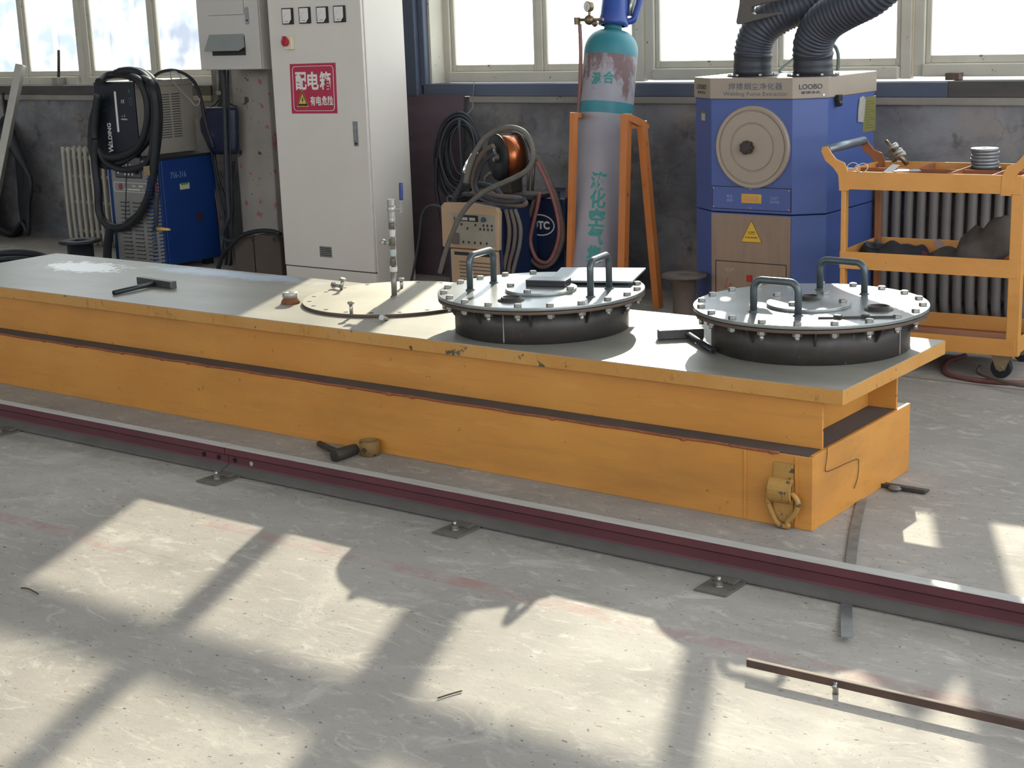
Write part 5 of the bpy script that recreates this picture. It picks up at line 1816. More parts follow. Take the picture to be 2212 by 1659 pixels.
vm.cyl(xcap + rgt * .075 + AXD * .05, xcap + rgt * .075 + AXD * .16, .012, n=10)
vm.cyl(xcap + rgt * .06 + AXD * .17, xcap + rgt * .10 + AXD * .17, .012, n=10)
vm.build('valve', M_CHROME, cap_o)
# stencilled characters wrapped on the body
TH = tocam


def wrap(mb_, ch, px, py, w, h):
    """one character wrapped round the cylinder under this line of sight"""
    v = ray(px, py)
    w0_ = EYE - AXB
    vd = v - AXD * v.dot(AXD)
    wd = w0_ - AXD * w0_.dot(AXD)
    A_, B_, C_ = vd.dot(vd), 2 * vd.dot(wd), wd.dot(wd) - RC * RC
    disc = B_ * B_ - 4 * A_ * C_
    tt = (-B_ - math.sqrt(max(disc, 0))) / (2 * A_)
    P = EYE + v * tt
    s0 = (P - AXB).dot(AXD)
    e = P - AXB - AXD * s0
    a0 = math.atan2(e.dot(rgt), e.dot(TH))
    vs2, fs2 = glyphs(ch, .03, (w, h))
    bm = bmesh.new()
    bv_ = [bm.verts.new((x_, y_, 0)) for x_, y_ in vs2]
    for q in fs2:
        try:
            bm.faces.new([bv_[i] for i in q])
        except ValueError:
            pass
    for k in range(-8, 9):
        bmesh.ops.bisect_plane(bm, geom=bm.verts[:] + bm.edges[:] + bm.faces[:], plane_co=(k * .006, 0, 0), plane_no=(1, 0, 0))
    bm.verts.index_update()
    vs2 = [(q.co.x, q.co.y) for q in bm.verts]
    fs2 = [tuple(q.index for q in f_.verts) for f_ in bm.faces]
    bm.free()
    mb_.add([AXB + AXD * (s0 + y_) + (TH * math.cos(a0 + x_ / RC) + rgt * math.sin(a0 + x_ / RC)) * (RC + .0012) for x_, y_ in vs2], fs2)


b = MB()
for ch, px, py in (('液', 1293, 390), ('化', 1291, 430), ('空', 1289, 470), ('气', 1286, 509), ('集', 1283, 549)):
    wrap(b, ch, px, py, .078, .088)
b.build('stencil_lettering', mat('stencil_teal', '#2a7a72', '#3f8a82', rough=.6, scale=40), gc)
b = MB()
wrap(b, '混', 1288, 169, .05, .06)
wrap(b, '合', 1315, 167, .055, .06)
b.build('stencil_lettering', MATS['stencil_teal'], gc)

M_ORANGE = mat('orange_paint', '#bd6f35', '#c97d42', rough=.5, scale=8, chips='#5f4a3a', chip_at=.67, chip_scale=22, grain=.12)
rk = thing('cylinder_rack', 'orange angle steel rack holding the leaning gas cylinder', 'rack', (-4.1, 6.25, 0))


def fl_at(px, py):
    return at(px, py, Z=0)


def post(top, foot, w, nm='post'):
    MB().bar(foot, top, w, w * .9, (1, 0, 0)).build(nm, M_ORANGE, rk, bevel=.002)


YQ = 6.12
tL = at(1240, 243, Y=YQ + .0)
bL = at(1232, 570, Y=YQ - .0)
fL = bL + (bL - tL) * (bL.z / (tL.z - bL.z))
post(tL, fL, .032)
tL2 = at(1260, 246, Y=YQ + .22)
fL2 = at(1243, 560, Y=YQ + .22)
fL2 = fL2 + (fL2 - tL2) * (fL2.z / (tL2.z - fL2.z))
post(tL2, fL2, .034)
MB().bar(tL + V((0, 0, -.012)), tL2 + V((0, 0, -.012)), .03, .026).build('top_rail', M_ORANGE, rk, bevel=.002)
MB().bar(tL2 + V((0, 0, -.06)), at(1400, 264, Y=YQ + .24) + V((0, 0, -.02)), .02, .02).build('back_rail', M_ORANGE, rk)
tR = at(1353, 246, Y=YQ + .02)
bR = at(1346, 565, Y=YQ + .02)
fR = bR + (bR - tR) * (bR.z / (tR.z - bR.z))
post(tR, fR, .042)
tR2 = at(1386, 262, Y=YQ + .10)
fR2 = fl_at(1422, 665)
post(tR2, fR2, .040)
MB().bar(tR + V((0, 0, -.014)), tR2 + V((0, 0, -.012)), .04, .032).build('top_rail', M_ORANGE, rk, bevel=.002)

# regulator on its own copper pipe
YV = 6.30
rg = thing('gas_regulator', 'pressure regulator with a round gauge beside the blue cylinder cap', 'regulator', tuple(at(1273, 42, Y=YV)))
M_BRASS = mat('dull_brass', '#6f5f4a', '#8a775c', rough=.35, metal=.7, scale=30)
c_ = at(1273, 14, Y=YV)
ga = MB().cyl(c_ + V((0.0, .012, 0)), c_ + V((-.006, -.012, 0)), .025, n=28)
gauge = ga.build('gauge', M_BRASS, rg, bevel=.002)
fd_ = V((-.45, -.89, -.0)).normalized()
MB().disc(c_ + V((-.006, -.0125, 0)) , .0215, .0008, 28, (-.24, -.97, 0)).build('dial', M_WHITE, gauge)
MB().bar(c_ + V((-.007, -.0142, -.012)), c_ + V((-.001, -.0142, .010)), .002, .001).build('needle', M_BLACKP, gauge)
c2 = at(1273, 43, Y=YV)
b = MB().sphere(c2, .027, 16, (1, .8, .9))
b.cyl(c2, c_ - V((0, 0, .02)), .007, n=10)
b.cyl(at(1250, 43, Y=YV), at(1303, 42, Y=YV), .0075, n=10)
b.cyl(at(1288, 48, Y=YV), at(1282, 54, Y=YV), .014, n=10)
b.cyl(at(1247, 43, Y=YV) + V((0, 0, .012)), at(1247, 43, Y=YV) - V((0, 0, .022)), .016, n=8, smooth=False)
b.build('body', M_BRASS, rg, bevel=.001)
M_COPH = mat('copper_pink_hose', '#8d5f58', '#7a5048', rough=.45, scale=30, streak=(1, 1, 6))
MB().tube([at(1252, 52, Y=YV), at(1254, 90, Y=YV), at(1254, 150, Y=YV), at(1250, 240, Y=YV), at(1243, 330, Y=YV - .02), at(1222, 430, YV - .04), at(1218, 480, Y=YV - .05), at(1224, 540, Y=YV - .05), at(1230, 590, Y=YV - .05)], .0095, n=10, sub=6).build('hose', M_COPH, rg)

# ------------------------------------------------------------------ welding fume extractor
M_EXB = mat('extractor_blue', '#44578f', '#4a5d95', rough=.42, scale=4, grain=.14, chips='#7a7a86', chip_at=.74, chip_scale=12)
M_EXG = mat('warm_grey_sheet', '#9a8b7b', '#a39483', rough=.5, scale=4, grain=.14)
M_EXST = mat('dusty_stainless', '#9a8672', '#86776a', rough=.42, metal=.35, scale=4, streak=(8, 8, 1), grain=.15)
YE = 5.95
chd = .095
e0, e1 = at(1504, 400, Y=YE + chd).x, at(1786, 400, Y=YE + chd).x
ezt = at(1650, 168, Y=YE).z
ezl = (at(1504, 215, Y=YE).z + at(1790, 213, Y=YE).z) / 2
eyb = 6.52
ecx = (e0 + e1) / 2
ch0, ch1 = at(1537, 350, Y=YE).x, at(1711, 350, Y=YE).x
fe = thing('fume_extractor', 'blue welding fume extractor with a round grey door and two black ducts', 'fume extractor', (ecx, YE, 0))


def octa(z0, z1, y0, inset=0.0):
    return [(e0 + inset, y0 + chd, 0), (ch0, y0 + inset, 0), (ch1, y0 + inset, 0), (e1 - inset, y0 + chd, 0), (e1 - inset, eyb, 0), (e0 + inset, eyb, 0)]


zs_ = at(1620, 461, Y=YE).z
b = MB()
b.slabpoly([(x, y, zs_ + .002) for x, y, _ in octa(0, 0, YE)], UP, ezl - zs_ - .002)
up_ = b.build('upper_body', M_EXB, fe, bevel=.004)
b = MB()
b.slabpoly([(x, y, .05) for x, y, _ in octa(0, 0, YE)], UP, zs_ - .052)
low_ = b.build('lower_body', M_EXB, fe, bevel=.004)
for cx_ in (e0 + .07, e1 - .07):
    for cy_ in (YE + .13, eyb - .07):
        w_ = MB().cyl((cx_ - .012, cy_, .026), (cx_ + .012, cy_, .026), .026, n=16)
        w_.box(cx_ - .02, cx_ + .02, cy_ - .02, cy_ + .02, .045, .052)
        w_.build('caster', M_RUB, fe)
lid_ = MB().slabpoly([(e0 - .006, YE + chd - .004, ezl), (ch0 - .002, YE - .006, ezl), (ch1 + .002, YE - .006, ezl), (e1 + .006, YE + chd - .004, ezl), (e1 + .006, eyb + .008, ezl), (e0 - .006, eyb + .008, ezl)], UP, ezt - ezl).build('top_cap', M_EXG, fe, bevel=.004)
yq = YE - .0068
LTW, LTH = .638, ezt - ezl
M_DKTEXT = mat('dark_grey_print', '#3b3c40', rough=.6)
M_BLTEXT = mat('slate_print', '#4c5a68', rough=.6)
b = MB()
fl_c, fr_c = V(((e0 + ch0) / 2 - .004, YE + chd / 2 - .005, 0)), V(((e1 + ch1) / 2 + .004, YE + chd / 2 - .005, 0))
fl_x, fr_x = V((ch0 - e0, -chd, 0)).normalized(), V((e1 - ch1, chd, 0)).normalized()
for c_, x_, q_ in ((fl_c, fl_x, V((-chd, -(ch0 - e0), 0)).normalized()), (fr_c, fr_x, V((chd, -(e1 - ch1), 0)).normalized())):
    letter(b, 'LOOBO', c_ + q_ * .0022 + V((0, 0, ezl + LTH * .56)), .098, LTH * .24, x_, UP, bold=.01)
    letter(b, '雷博净化', c_ + q_ * .0022 + V((0, 0, ezl + LTH * .29)), .082, LTH * .13, x_, UP, bold=.01)
b.build('brand_print', M_DKTEXT, lid_)
b = MB()
xl, xr = at(1581, 188, Y=yq).x, at(1682, 186, Y=yq).x
for i, ch in enumerate('焊接烟尘净化器'):
    letter(b, ch, (xl + (xr - xl) * i / 6, yq, ezl + LTH * .60), LTW * .052, LTH * .32, bold=.005)
letter(b, 'Welding Fume Extractor', (at(1631, 204, Y=yq).x, yq, ezl + LTH * .22), LTW * .48, LTH * .24)
b.build('title_print', M_BLTEXT, lid_)
q_ = fr_c + fr_x * .055 + V((0, 0, ezl + LTH * .16))
MB().cyl(q_, q_ + V((chd, -(e1 - ch1), 0)).normalized() * .004, .005, n=12).build('screw', M_CHROME, lid_)
# round door
c_ = at(1627, 318, Y=YE)
Rd_ = (at(1707, 318, Y=YE).x - at(1548, 318, Y=YE).x) / 2
dc = V((c_.x, YE, c_.z))
rd = MB()
rd.lathe([(0.0001, .011), (Rd_ * .55, .011), (Rd_ * .565, .007), (Rd_ * .585, .007), (Rd_ * .60, .013), (Rd_ * .86, .013), (Rd_ * .87, .008), (Rd_ * .895, .008), (Rd_ * .905, .015), (Rd_ * .97, .016), (Rd_ * .995, .012), (Rd_, 0)], dc, YN, 96, smooth=False)
rdo = rd.build('round_door', M_EXG, up_)
kn = MB()
for k in range(7):
    a = 2 * math.pi * k / 7
    kn.cyl(dc + V((math.cos(a) * .019 - .018, -.010, math.sin(a) * .019)), dc + V((math.cos(a) * .019 - .018, -.04, math.sin(a) * .019)), .011, n=12)
kn.cyl(dc + V((-.018, -.008, 0)), dc + V((-.018, -.042, 0)), .02, n=18)
kn.build('star_knob', mat('brown_black_knob', '#2c211d', '#3a2b25', rough=.4, scale=30), rdo, bevel=.002)
# drawer
d0, d1 = at(1542, 430, Y=YE), at(1710, 432, Y=YE)
dz0, dz1 = at(1625, 453, Y=YE).z, at(1625, 405, Y=YE).z
dw = MB().box(ch0 + .006, ch1 - .002, YE - .0035, YE, dz0, dz1).build('dust_drawer', M_EXB, up_, bevel=.001)
dcx, dcz = (ch0 + ch1) / 2, (dz0 + dz1) / 2
b = MB()
ringpoly(b, rect(ch1 - ch0 - .006, dz1 - dz0 + .004), rect(ch1 - ch0 - .012, dz1 - dz0 - .002), (dcx + .002, YE - .0041, dcz))
b.build('drawer_gap', M_SLOT, dw)
ph = at(1624, 430, Y=YE)
MB().box(ph.x - .048, ph.x + .048, YE - .0055, YE - .003, dcz - .020, dcz + .020).build('pull_plate', mat('yellow_pull', '#c08f3a', '#cf9e48', rough=.45, scale=20), dw, bevel=.001)
MB().prism(rrect(.062, .020, .009), .003, o=(ph.x, YE - .0056, dcz)).build('pull', mat('yellow_pull_grip', '#b9914a', rough=.4), dw)
b = MB()
letter(b, '集灰', (at(1577, 424, Y=YE).x, YE - .0042, dcz + .007), .030, .013)
letter(b, '抽屉', (at(1577, 434, Y=YE).x, YE - .0042, dcz - .010), .030, .013)
letter(b, 'DUST', (at(1674, 427, Y=YE).x, YE - .0042, dcz + .006), .034, .012)
letter(b, 'DRAWER', (at(1674, 436, Y=YE).x, YE - .0042, dcz - .010), .046, .012)
b.build('drawer_print', mat('pale_blue_print', '#8793b2', rough=.6), dw)
for qx in (ch0 + .012, dcx, ch1 - .010):
    for qz in (dz0 + .007, dz1 - .007):
        MB().disc((qx, YE - .0035, qz), .004, .002, 10, YN).build('screw', M_CHROME, dw)
# stainless lower panel with triangle and switch plate
sp_ = MB().box(ch0, ch1 - .004, YE - .003, YE, .055, zs_ - .006).build('steel_panel', M_EXST, low_)
t0 = at(1624, 503, Y=YE)
b = MB()
flat(b, [(-.052, -.042), (.052, -.042), (0, .056)], (t0.x, YE - .0034, t0.z))
b.build('triangle_rim', M_BLACKP, sp_)
flat(MB(), [(-.049, -.040), (.049, -.040), (0, .052)], (t0.x, YE - .0038, t0.z)).build('warning_triangle', mat('triangle_yellow', '#cfa52c', rough=.5), sp_)
b = MB()
letter(b, '当心触电', (t0.x, YE - .0042, t0.z + .004), .034, .006, bold=.02)
letter(b, 'WARNING', (t0.x, YE - .0042, t0.z - .004), .038, .004, bold=.02)
letter(b, 'DANGER', (t0.x, YE - .0042, t0.z - .020), .060, .007, bold=.02)
b.build('triangle_print', M_BLACKP, sp_)
pa, pb2 = at(1546, 563, Y=YE), at(1700, 570, Y=YE)
b = MB()
pzt = (pa.z + pb2.z) / 2
ringpoly(b, rect(pb2.x - pa.x, pzt - .065), rect(pb2.x - pa.x - .008, pzt - .073), ((pa.x + pb2.x) / 2, YE - .0036, (pzt + .065) / 2))
b.build('plate_gap', M_BLACKP, sp_)
s1_, s2_ = at(1620, 601, Y=YE), at(1656, 604, Y=YE)
MB().box(s1_.x - .012, s1_.x + .012, YE - .010, YE - .003, s1_.z - .015, s1_.z + .015).build('red_switch', mat('red_rocker', '#a3161f', rough=.3), sp_, bevel=.002)
MB().cyl((s2_.x, YE - .003, s2_.z), (s2_.x, YE - .014, s2_.z), .017, n=20).build('green_lamp', mat('green_lens', '#2f5a35', rough=.3), sp_, bevel=.002)
b = MB()
letter(b, 'LJ-J7', (at(1577, 582, Y=YE).x, YE - .0036, at(1577, 582, Y=YE).z), .045, .014)
b.build('chalk_writing', mat('pale_chalk', '#b3a58d', rough=.9), sp_)
b = MB()
for a2, b3, c3, d3 in ((1573, 600, 1565, 622), (1565, 622, 1580, 612), (1580, 612, 1572, 628)):
    b.bar(at(a2, b3, Y=YE - .0035), at(c3, d3, Y=YE - .0035), .003, .0006, YN)
b.build('red_scrawl', mat('rust_red_mark', '#9a4a34', rough=.7), sp_)
c_ = at(1520, 250, Y=YE + .04)
chx = V((ch0 - e0, -chd, 0)).normalized()
chm = V(((ch0 + e0) / 2, YE + chd / 2, at(1520, 252, Y=YE + .04).z)) + V((-chd, -(ch0 - e0), 0)).normalized() * .001
flat(MB(), rect(.040, .034), chm, chx, UP).build('inspection_label', mat('cream_label', '#b4ab8e', '#a29a7c', rough=.7, scale=60), up_)
flat(MB(), rect(.036, .012), chm + V((0, 0, .020)), chx, UP).build('label_head', mat('label_green2', '#4a7d5e', rough=.7), up_)
# latches, side plate, fabric tag on the right side
XE = e1 + .0008
la = at(1806, 216, X=XE)
lt = MB().box(XE - .002, XE + .022, la.y - .02, la.y + .02, la.z - .004, la.z + .022)
lt.cyl((XE + .012, la.y - .015, la.z - .014), (XE + .012, la.y + .015, la.z - .014), .014, n=10)
lt.build('latch', M_BLACKP, fe, bevel=.002)
yp_ = at(1881, 247, X=XE)
yz0, yz1 = at(1872, 285, X=XE).z, at(1881, 208, X=XE).z
ypl = MB().box(XE - .001, XE + .001, at(1864, 250, X=XE).y, at(1891, 250, X=XE).y, yz0, yz1).build('instruction_plate', mat('olive_plate', '#6d6a38', '#777341', rough=.5, scale=20), fe)
b = MB()
yy0, yy1 = at(1867, 250, X=XE).y, at(1888, 250, X=XE).y
for k in range(11):
    zz = yz0 + (yz1 - yz0) * (.1 + .075 * k)
    b.add([(XE + .0014, yy0 + .01, zz), (XE + .0014, yy1 - .02 * (k % 3), zz), (XE + .0014, yy1 - .02 * (k % 3), zz + .004), (XE + .0014, yy0 + .01, zz + .004)], [(0, 1, 2, 3)])
b.build('plate_text', mat('olive_print', '#5d5c30', rough=.6), ypl)
rg_ = MB().slabpoly([at(1856, 212, X=XE + .002), at(1864, 207, X=XE + .002), at(1868, 214, X=XE + .002), at(1866, 245, X=XE + .002), at(1863, 264, X=XE + .002), at(1852, 263, X=XE + .002), at(1853, 240, X=XE + .002)], XP, .004)
rg_.build('cloth_tag', mat('grey_white_rag', '#8d8880', '#a39e96', rough=.9, scale=40), fe)
# ducts
M_DUCT = mat('grey_black_duct', '#34373f', '#3e414a', rough=.5, scale=20)
M_DUCT2 = mat('black_sleeve', '#25272d', '#2e3037', rough=.5, scale=14)


def duct(root, pts, r, zb):
    ps_ = [at(a, b2, Y=y_) for a, b2, y_ in pts]
    base = V((ps_[0].x, ps_[0].y, zb))
    ps_[0] = base
    MB().lathe([(r + .028, 0), (r + .028, .005), (r + .004, .006), (r + .002, .02)], base, UP, 36).build('duct_collar', M_BLACKP, root)
    for k in range(6):
        a = 2 * math.pi * k / 6 + .3
        MB().hexnut(base + V((math.cos(a) * (r + .018), math.sin(a) * (r + .018), .005)), UP, .008, .007).build('duct_bolt', M_ZINC, root)
    path = smooth_path(ps_, 40)
    L_ = [0]
    for i in range(1, len(path)):
        L_.append(L_[-1] + (path[i] - path[i - 1]).length)
    tot = L_[-1]
    res_ = []
    step = .0038
    j = 0
    s_ = 0.0
    while s_ < tot:
        while L_[j + 1] < s_:
            j += 1
        f_ = (s_ - L_[j]) / max(L_[j + 1] - L_[j], 1e-9)
        res_.append(path[j].lerp(path[j + 1], f_))
        s_ += step
    nn = len(res_)
    k0 = int(.095 / step)
    sl = MB().tube(res_[:k0 + 2], r * 1.005, n=28, sub=0, caps=False, rfun=lambda t: 1 + (.045 if .86 < t < .97 else 0) + .01 * math.sin(t * 17))
    slv = sl.build('sleeve', M_DUCT2, root)

    def corr(t):
        i_ = t * (nn - k0 - 1)
        return 1 + .035 * math.cos(2 * math.pi * i_ * step / .0195)
    hz = MB().tube(res_[k0:], r, n=28, sub=0, caps=False, rfun=corr)
    duct_ = hz.build('duct_hose', M_DUCT, root)
    e_ = (res_[-1] - res_[-4]).normalized()
    MB().lathe([(r * .93, -.03), (r * 1.06, -.03), (r * 1.06, .012), (r * .93, .012)], res_[-1], e_, 28, closed=True).build('end_ring', M_DUCT2, duct_)
    MB().disc(res_[-1] - e_ * .02, r * .95, .004, 28, e_).build('black_end_disc', M_BLACKP, duct_)  # added black disc closing the duct's cut end above the view


ye = YE + .15
rdt = (at(1662, 130, Y=ye).x - at(1590, 130, Y=ye).x) / 2
duct(fe, [(1625, 167, ye), (1626, 125, ye), (1632, 88, ye), (1650, 55, ye), (1690, 28, ye + .02), (1735, 8, ye + .05), (1790, -30, ye + .1)], rdt, ezt)
duct(fe, [(1756, 163, ye), (1756, 120, ye), (1758, 90, ye - .02), (1780, 50, ye - .05), (1825, 20, ye - .08), (1880, -8, ye - .1), (1930, -50, ye - .1)], rdt * 1.02, ezt)
hdm = MB()
yh = ye - rdt - .06
hpts = [(1598, -25), (1597, 10), (1590, 48), (1593, 53), (1604, 51), (1680, 31), (1680, 27), (1628, 31), (1622, 26), (1623, 15), (1650, 6), (1700, -2), (1715, -25)]
hv = [at(a, b2, Y=yh) for a, b2 in hpts]
hdm.slabpoly(hv, (0, 1, 0), .03)
lab(hdm.build('suction_hood', mat('grey_hood', '#4d4742', '#57504a', rough=.55, scale=10), fe), 'grey brown suction hood with a slot grip')
cable('green_cord', 'grey green cord arching behind the ducts on the extractor top', 'cord', .0085, [(1790, 97), (1803, 100), (1810, 115), (1811, 135), (1809, 152)], mat('grey_green_cord', '#59665f', rough=.5), eyb - .10)
cable('pale_cord', 'pale green cord curling between the two ducts', 'cord', .007, [(1720, 122), (1705, 134), (1690, 146), (1684, 154), (1692, 158), (1720, 157)], mat('pale_cord', '#8fa096', rough=.5), eyb - .12)

# ------------------------------------------------------------------ yellow trolley
M_CART = mat('trolley_yellow', '#cf8f45', '#d89a50', rough=.5, scale=5, chips='#5a4632', chip_at=.715, chip_scale=16, grain=.14, layers=((3, (1, 1, 2), .48, .7, '#b87c3a', .6), (30, (1, 1, 1), .67, .71, '#5a4128', .7)))
M_CARTIN = mat('dark_orange_steel', '#9a5f3a', '#86502f', rough=.7, scale=6, grain=.15)  # darker orange for shelf floors, dividers, back posts and back arms
ANG = math.radians(4.0)
FR = at(2158, 812, Z=0) + V((.06, .0, 0))
FR.z = 0
FR.y = 5.62
T_ = Matrix.Translation(FR) @ Matrix.Rotation(ANG, 4, 'Z')
uC = V((math.cos(ANG), math.sin(ANG), 0))
nC = V((math.sin(ANG), -math.cos(ANG), 0))


def atc(px, py, off=0.0):
    """the point of the trolley's front plane on this line of sight, in the trolley's own frame"""
    v = ray(px, py)
    o = FR - nC * off
    t = (o - EYE).dot(nC) / v.dot(nC)
    return T_.inverted() @ (EYE + v * t)


CW = -atc(1811, 500).x
CD = .42
zt1, zt0 = atc(1995, 374).z, atc(1995, 414).z
zm1, zm0 = atc(1995, 552).z, atc(1995, 590).z
zb1, zb0 = atc(2130, 730).z, atc(2130, 766).z
xr_ = atc(2190, 600).x
ct = thing('trolley', 'orange yellow steel tool trolley with three shelves in front of the right radiator', 'trolley', tuple(FR))
x0c, x1c = -CW, max(xr_, .02)


def cmb():
    return MB(T_)


pwid = .036
for xx, yy, nm in ((x0c, 0, 'l'), (x1c - pwid, 0, 'r'), (x0c, CD - pwid, 'l'), (x1c - pwid, CD - pwid, 'r')):
    back = yy > 0
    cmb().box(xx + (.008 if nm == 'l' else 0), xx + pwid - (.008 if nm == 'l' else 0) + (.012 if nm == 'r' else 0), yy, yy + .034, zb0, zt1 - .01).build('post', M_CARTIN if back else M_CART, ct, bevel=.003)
for nm, za, zb_, inner in (('top_tray', zt0, zt1, True), ('middle_shelf', zm0, zm1, False), ('bottom_shelf', zb0, zb1, False)):
    s = cmb()
    s.box(x0c + .01, x1c, -.003, .001, za, zb_)
    s.box(x0c + .01, x1c, CD - .004, CD, za, zb_)
    s.box(x0c + .006, x0c + .010, 0, CD, za, zb_)
    s.box(x1c - .004, x1c, 0, CD, za, zb_)
    shelf = s.build(nm, M_CART, ct, bevel=.001)
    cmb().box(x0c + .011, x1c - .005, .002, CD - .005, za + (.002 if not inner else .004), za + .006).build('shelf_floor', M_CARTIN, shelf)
    if inner:
        for q_ in (.35, .60, .84):
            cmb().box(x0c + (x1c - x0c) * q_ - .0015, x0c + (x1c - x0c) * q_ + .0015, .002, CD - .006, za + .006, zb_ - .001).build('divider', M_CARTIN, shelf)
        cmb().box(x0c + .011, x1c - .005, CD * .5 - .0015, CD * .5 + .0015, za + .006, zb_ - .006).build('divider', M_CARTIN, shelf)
# handle arms
arm = [(1813, 412), (1811, 378), (1800, 362), (1783, 347), (1774, 326), (1777, 317), (1788, 317), (1795, 330), (1806, 344), (1824, 352), (1832, 372), (1833, 412)]
apts = [atc(a, b2, -.004) for a, b2 in arm]
for yy in (-.006, CD - .004):
    s = cmb()
    s.slabpoly([V((p.x, yy, p.z)) for p in apts], (0, 1, 0), .010)
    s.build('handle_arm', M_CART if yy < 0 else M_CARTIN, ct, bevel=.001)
hx = (apts[5].x + apts[6].x + apts[4].x + apts[7].x) / 4
hz = (apts[4].z + apts[7].z) / 2 + .008
cmb().cyl((hx, .004, hz), (hx, CD - .004, hz), .017, n=18).build('handle_bar', mat('grey_handle_tube', '#6d757c', '#7a828a', rough=.35, metal=.5, scale=10), ct)
mx = x0c + x1c
for yy in (-.006, CD - .004):
    s = cmb()
    s.slabpoly([V((mx - p.x - .034, yy, p.z)) for p in reversed(apts)], (0, 1, 0), .010)
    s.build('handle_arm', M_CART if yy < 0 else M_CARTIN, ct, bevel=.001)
cmb().cyl((mx - hx - .034, .004, hz), (mx - hx - .034, CD - .004, hz), .017, n=18).build('handle_bar', MATS['grey_handle_tube'], ct)
for xx in (x0c + .06, x1c - .06):
    for yy in (.05, CD - .06):
        s = cmb()
        s.cyl((xx, yy - .012, .04), (xx, yy + .012, .04), .04, n=20)
        wheel = s.build('caster_wheel', M_RUB, ct, bevel=.003)
        s = cmb()
        s.slabpoly([(xx - .04, yy - .017, zb0), (xx + .04, yy - .017, zb0), (xx + .016, yy - .017, .032), (xx - .016, yy - .017, .032)], (0, 1, 0), .004)
        s.slabpoly([(xx - .04, yy + .014, zb0), (xx + .04, yy + .014, zb0), (xx + .016, yy + .014, .032), (xx - .016, yy + .014, .032)], (0, 1, 0), .004)
        s.box(xx - .045, xx + .045, yy - .035, yy + .035, zb0 - .006, zb0)
        s.cyl((xx, yy - .020, .04), (xx, yy - .012, .04), .012, n=12)
        s.build('caster_fork', mat('zinc_yellow_fork', '#a8977a', '#8f8069', rough=.35, metal=.6, scale=20), ct)

# things on the trolley
def con(px, py, z, dy=.0):
    """point at height z above the trolley floor"""
    return at(px, py, Z=z)


zf = zt0 + .006
gp = at(1852, 372, Z=zt1 - .004)
GS = .62
gg = thing('safety_goggles', 'clear safety goggles lying at the handle end of the trolley top', 'goggles', tuple(gp))
M_CLEAR = mat('clear_goggle_plastic', '#b9c2c6', rough=.12, spec=.8)
for k_, (dx, dy) in enumerate(((-.026, .012), (.022, -.004))):
    c_ = gp + V((dx, dy, .012))
    b = MB()
    ring = [c_ + V((math.cos(t_ * math.pi / 8) * .022, math.sin(t_ * math.pi / 8) * .010, math.sin(t_ * math.pi / 8) * .016 + .006)) for t_ in range(16)]
    b.tube(ring, .0018, n=6, sub=2, closed=True)
    b.build('lens_rim', M_CLEAR, gg)
MB().tube([gp + V((-.008, .0, .022)), gp + V((.003, -.004, .026)), gp + V((.012, -.006, .022))], .003, n=6).build('bridge', M_CLEAR, gg)
MB().tube([gp + V((-.064, .0, .014)), gp + V((-.075, .04, .010)), gp + V((-.06, .09, .004))], .0025, n=6).build('temple', M_CLEAR, gg)
cdp = [at(1907, 372, Z=zt1 + .002), at(1927, 372, Z=zt1 + .003), at(1944, 357, Z=zt1 + .030), at(1928, 355, Z=zt1 + .030)]
cdb = MB().slabpoly(cdp, UP, .001)
tag(cdb.build('paper_card', mat('white_card', '#c9ced0', rough=.5), origin=tuple(cdp[0])), 'white card propped on the front edge of the trolley top', 'card')
tp = [at(1930, 371, Z=zt1 + .002), at(1990, 370, Z=zt1 + .002), at(1985, 366, Z=zt1 + .002), at(1940, 367, Z=zt1 + .002)]
tag(MB().slabpoly(tp, UP, .002).build('metal_sheet', M_GPLATE, origin=tuple(tp[0])), 'thin grey metal sheet on the trolley front edge beside the white card', 'sheet')
bt = thing('cutting_torch', 'brass cutting torch leaning on the back left corner of the trolley', 'torch', tuple(at(1940, 345, Y=FR.y + .36)))
yb_ = FR.y + .35
c0_, c1_ = at(1914, 304, Y=yb_), at(1960, 355, Y=yb_)
b = MB().cyl(c0_, c0_.lerp(c1_, .35), .0065, n=10)
b.cyl(c0_.lerp(c1_, .3), c1_, .010, n=10)
b.build('tube', M_BRASS, bt)
b = MB()
for q_ in (.28, .5, .62):
    b.cyl(c0_.lerp(c1_, q_) + V((-.012, 0, -.008)), c0_.lerp(c1_, q_) + V((.022, 0, .012)), .011, n=10)
b.build('valve_knob', MATS['bright_cut_steel'], bt)
MB().obox(c0_.lerp(c1_, .55) + V((-.03, .02, -.01)), (.05, .03, .03), Matrix.Rotation(.8, 3, 'Y')).build('grip_block', M_FIT, bt, bevel=.004)
db = MB().sphere(at(1916, 355, Z=zt0 + .03), .04, 12, (1.7, 1.2, .75))
tag(db.build('black_pouch', M_RUB, origin=tuple(at(1916, 355, Z=zt0 + .03))), 'small black pouch lying under the brass torch on the trolley', 'pouch')
c_ = at(2127, 362, Y=FR.y + .33)
M_GRIND = mat('grey_grinding_disc', '#6f7477', '#888d90', rough=.4, metal=.5, scale=30)
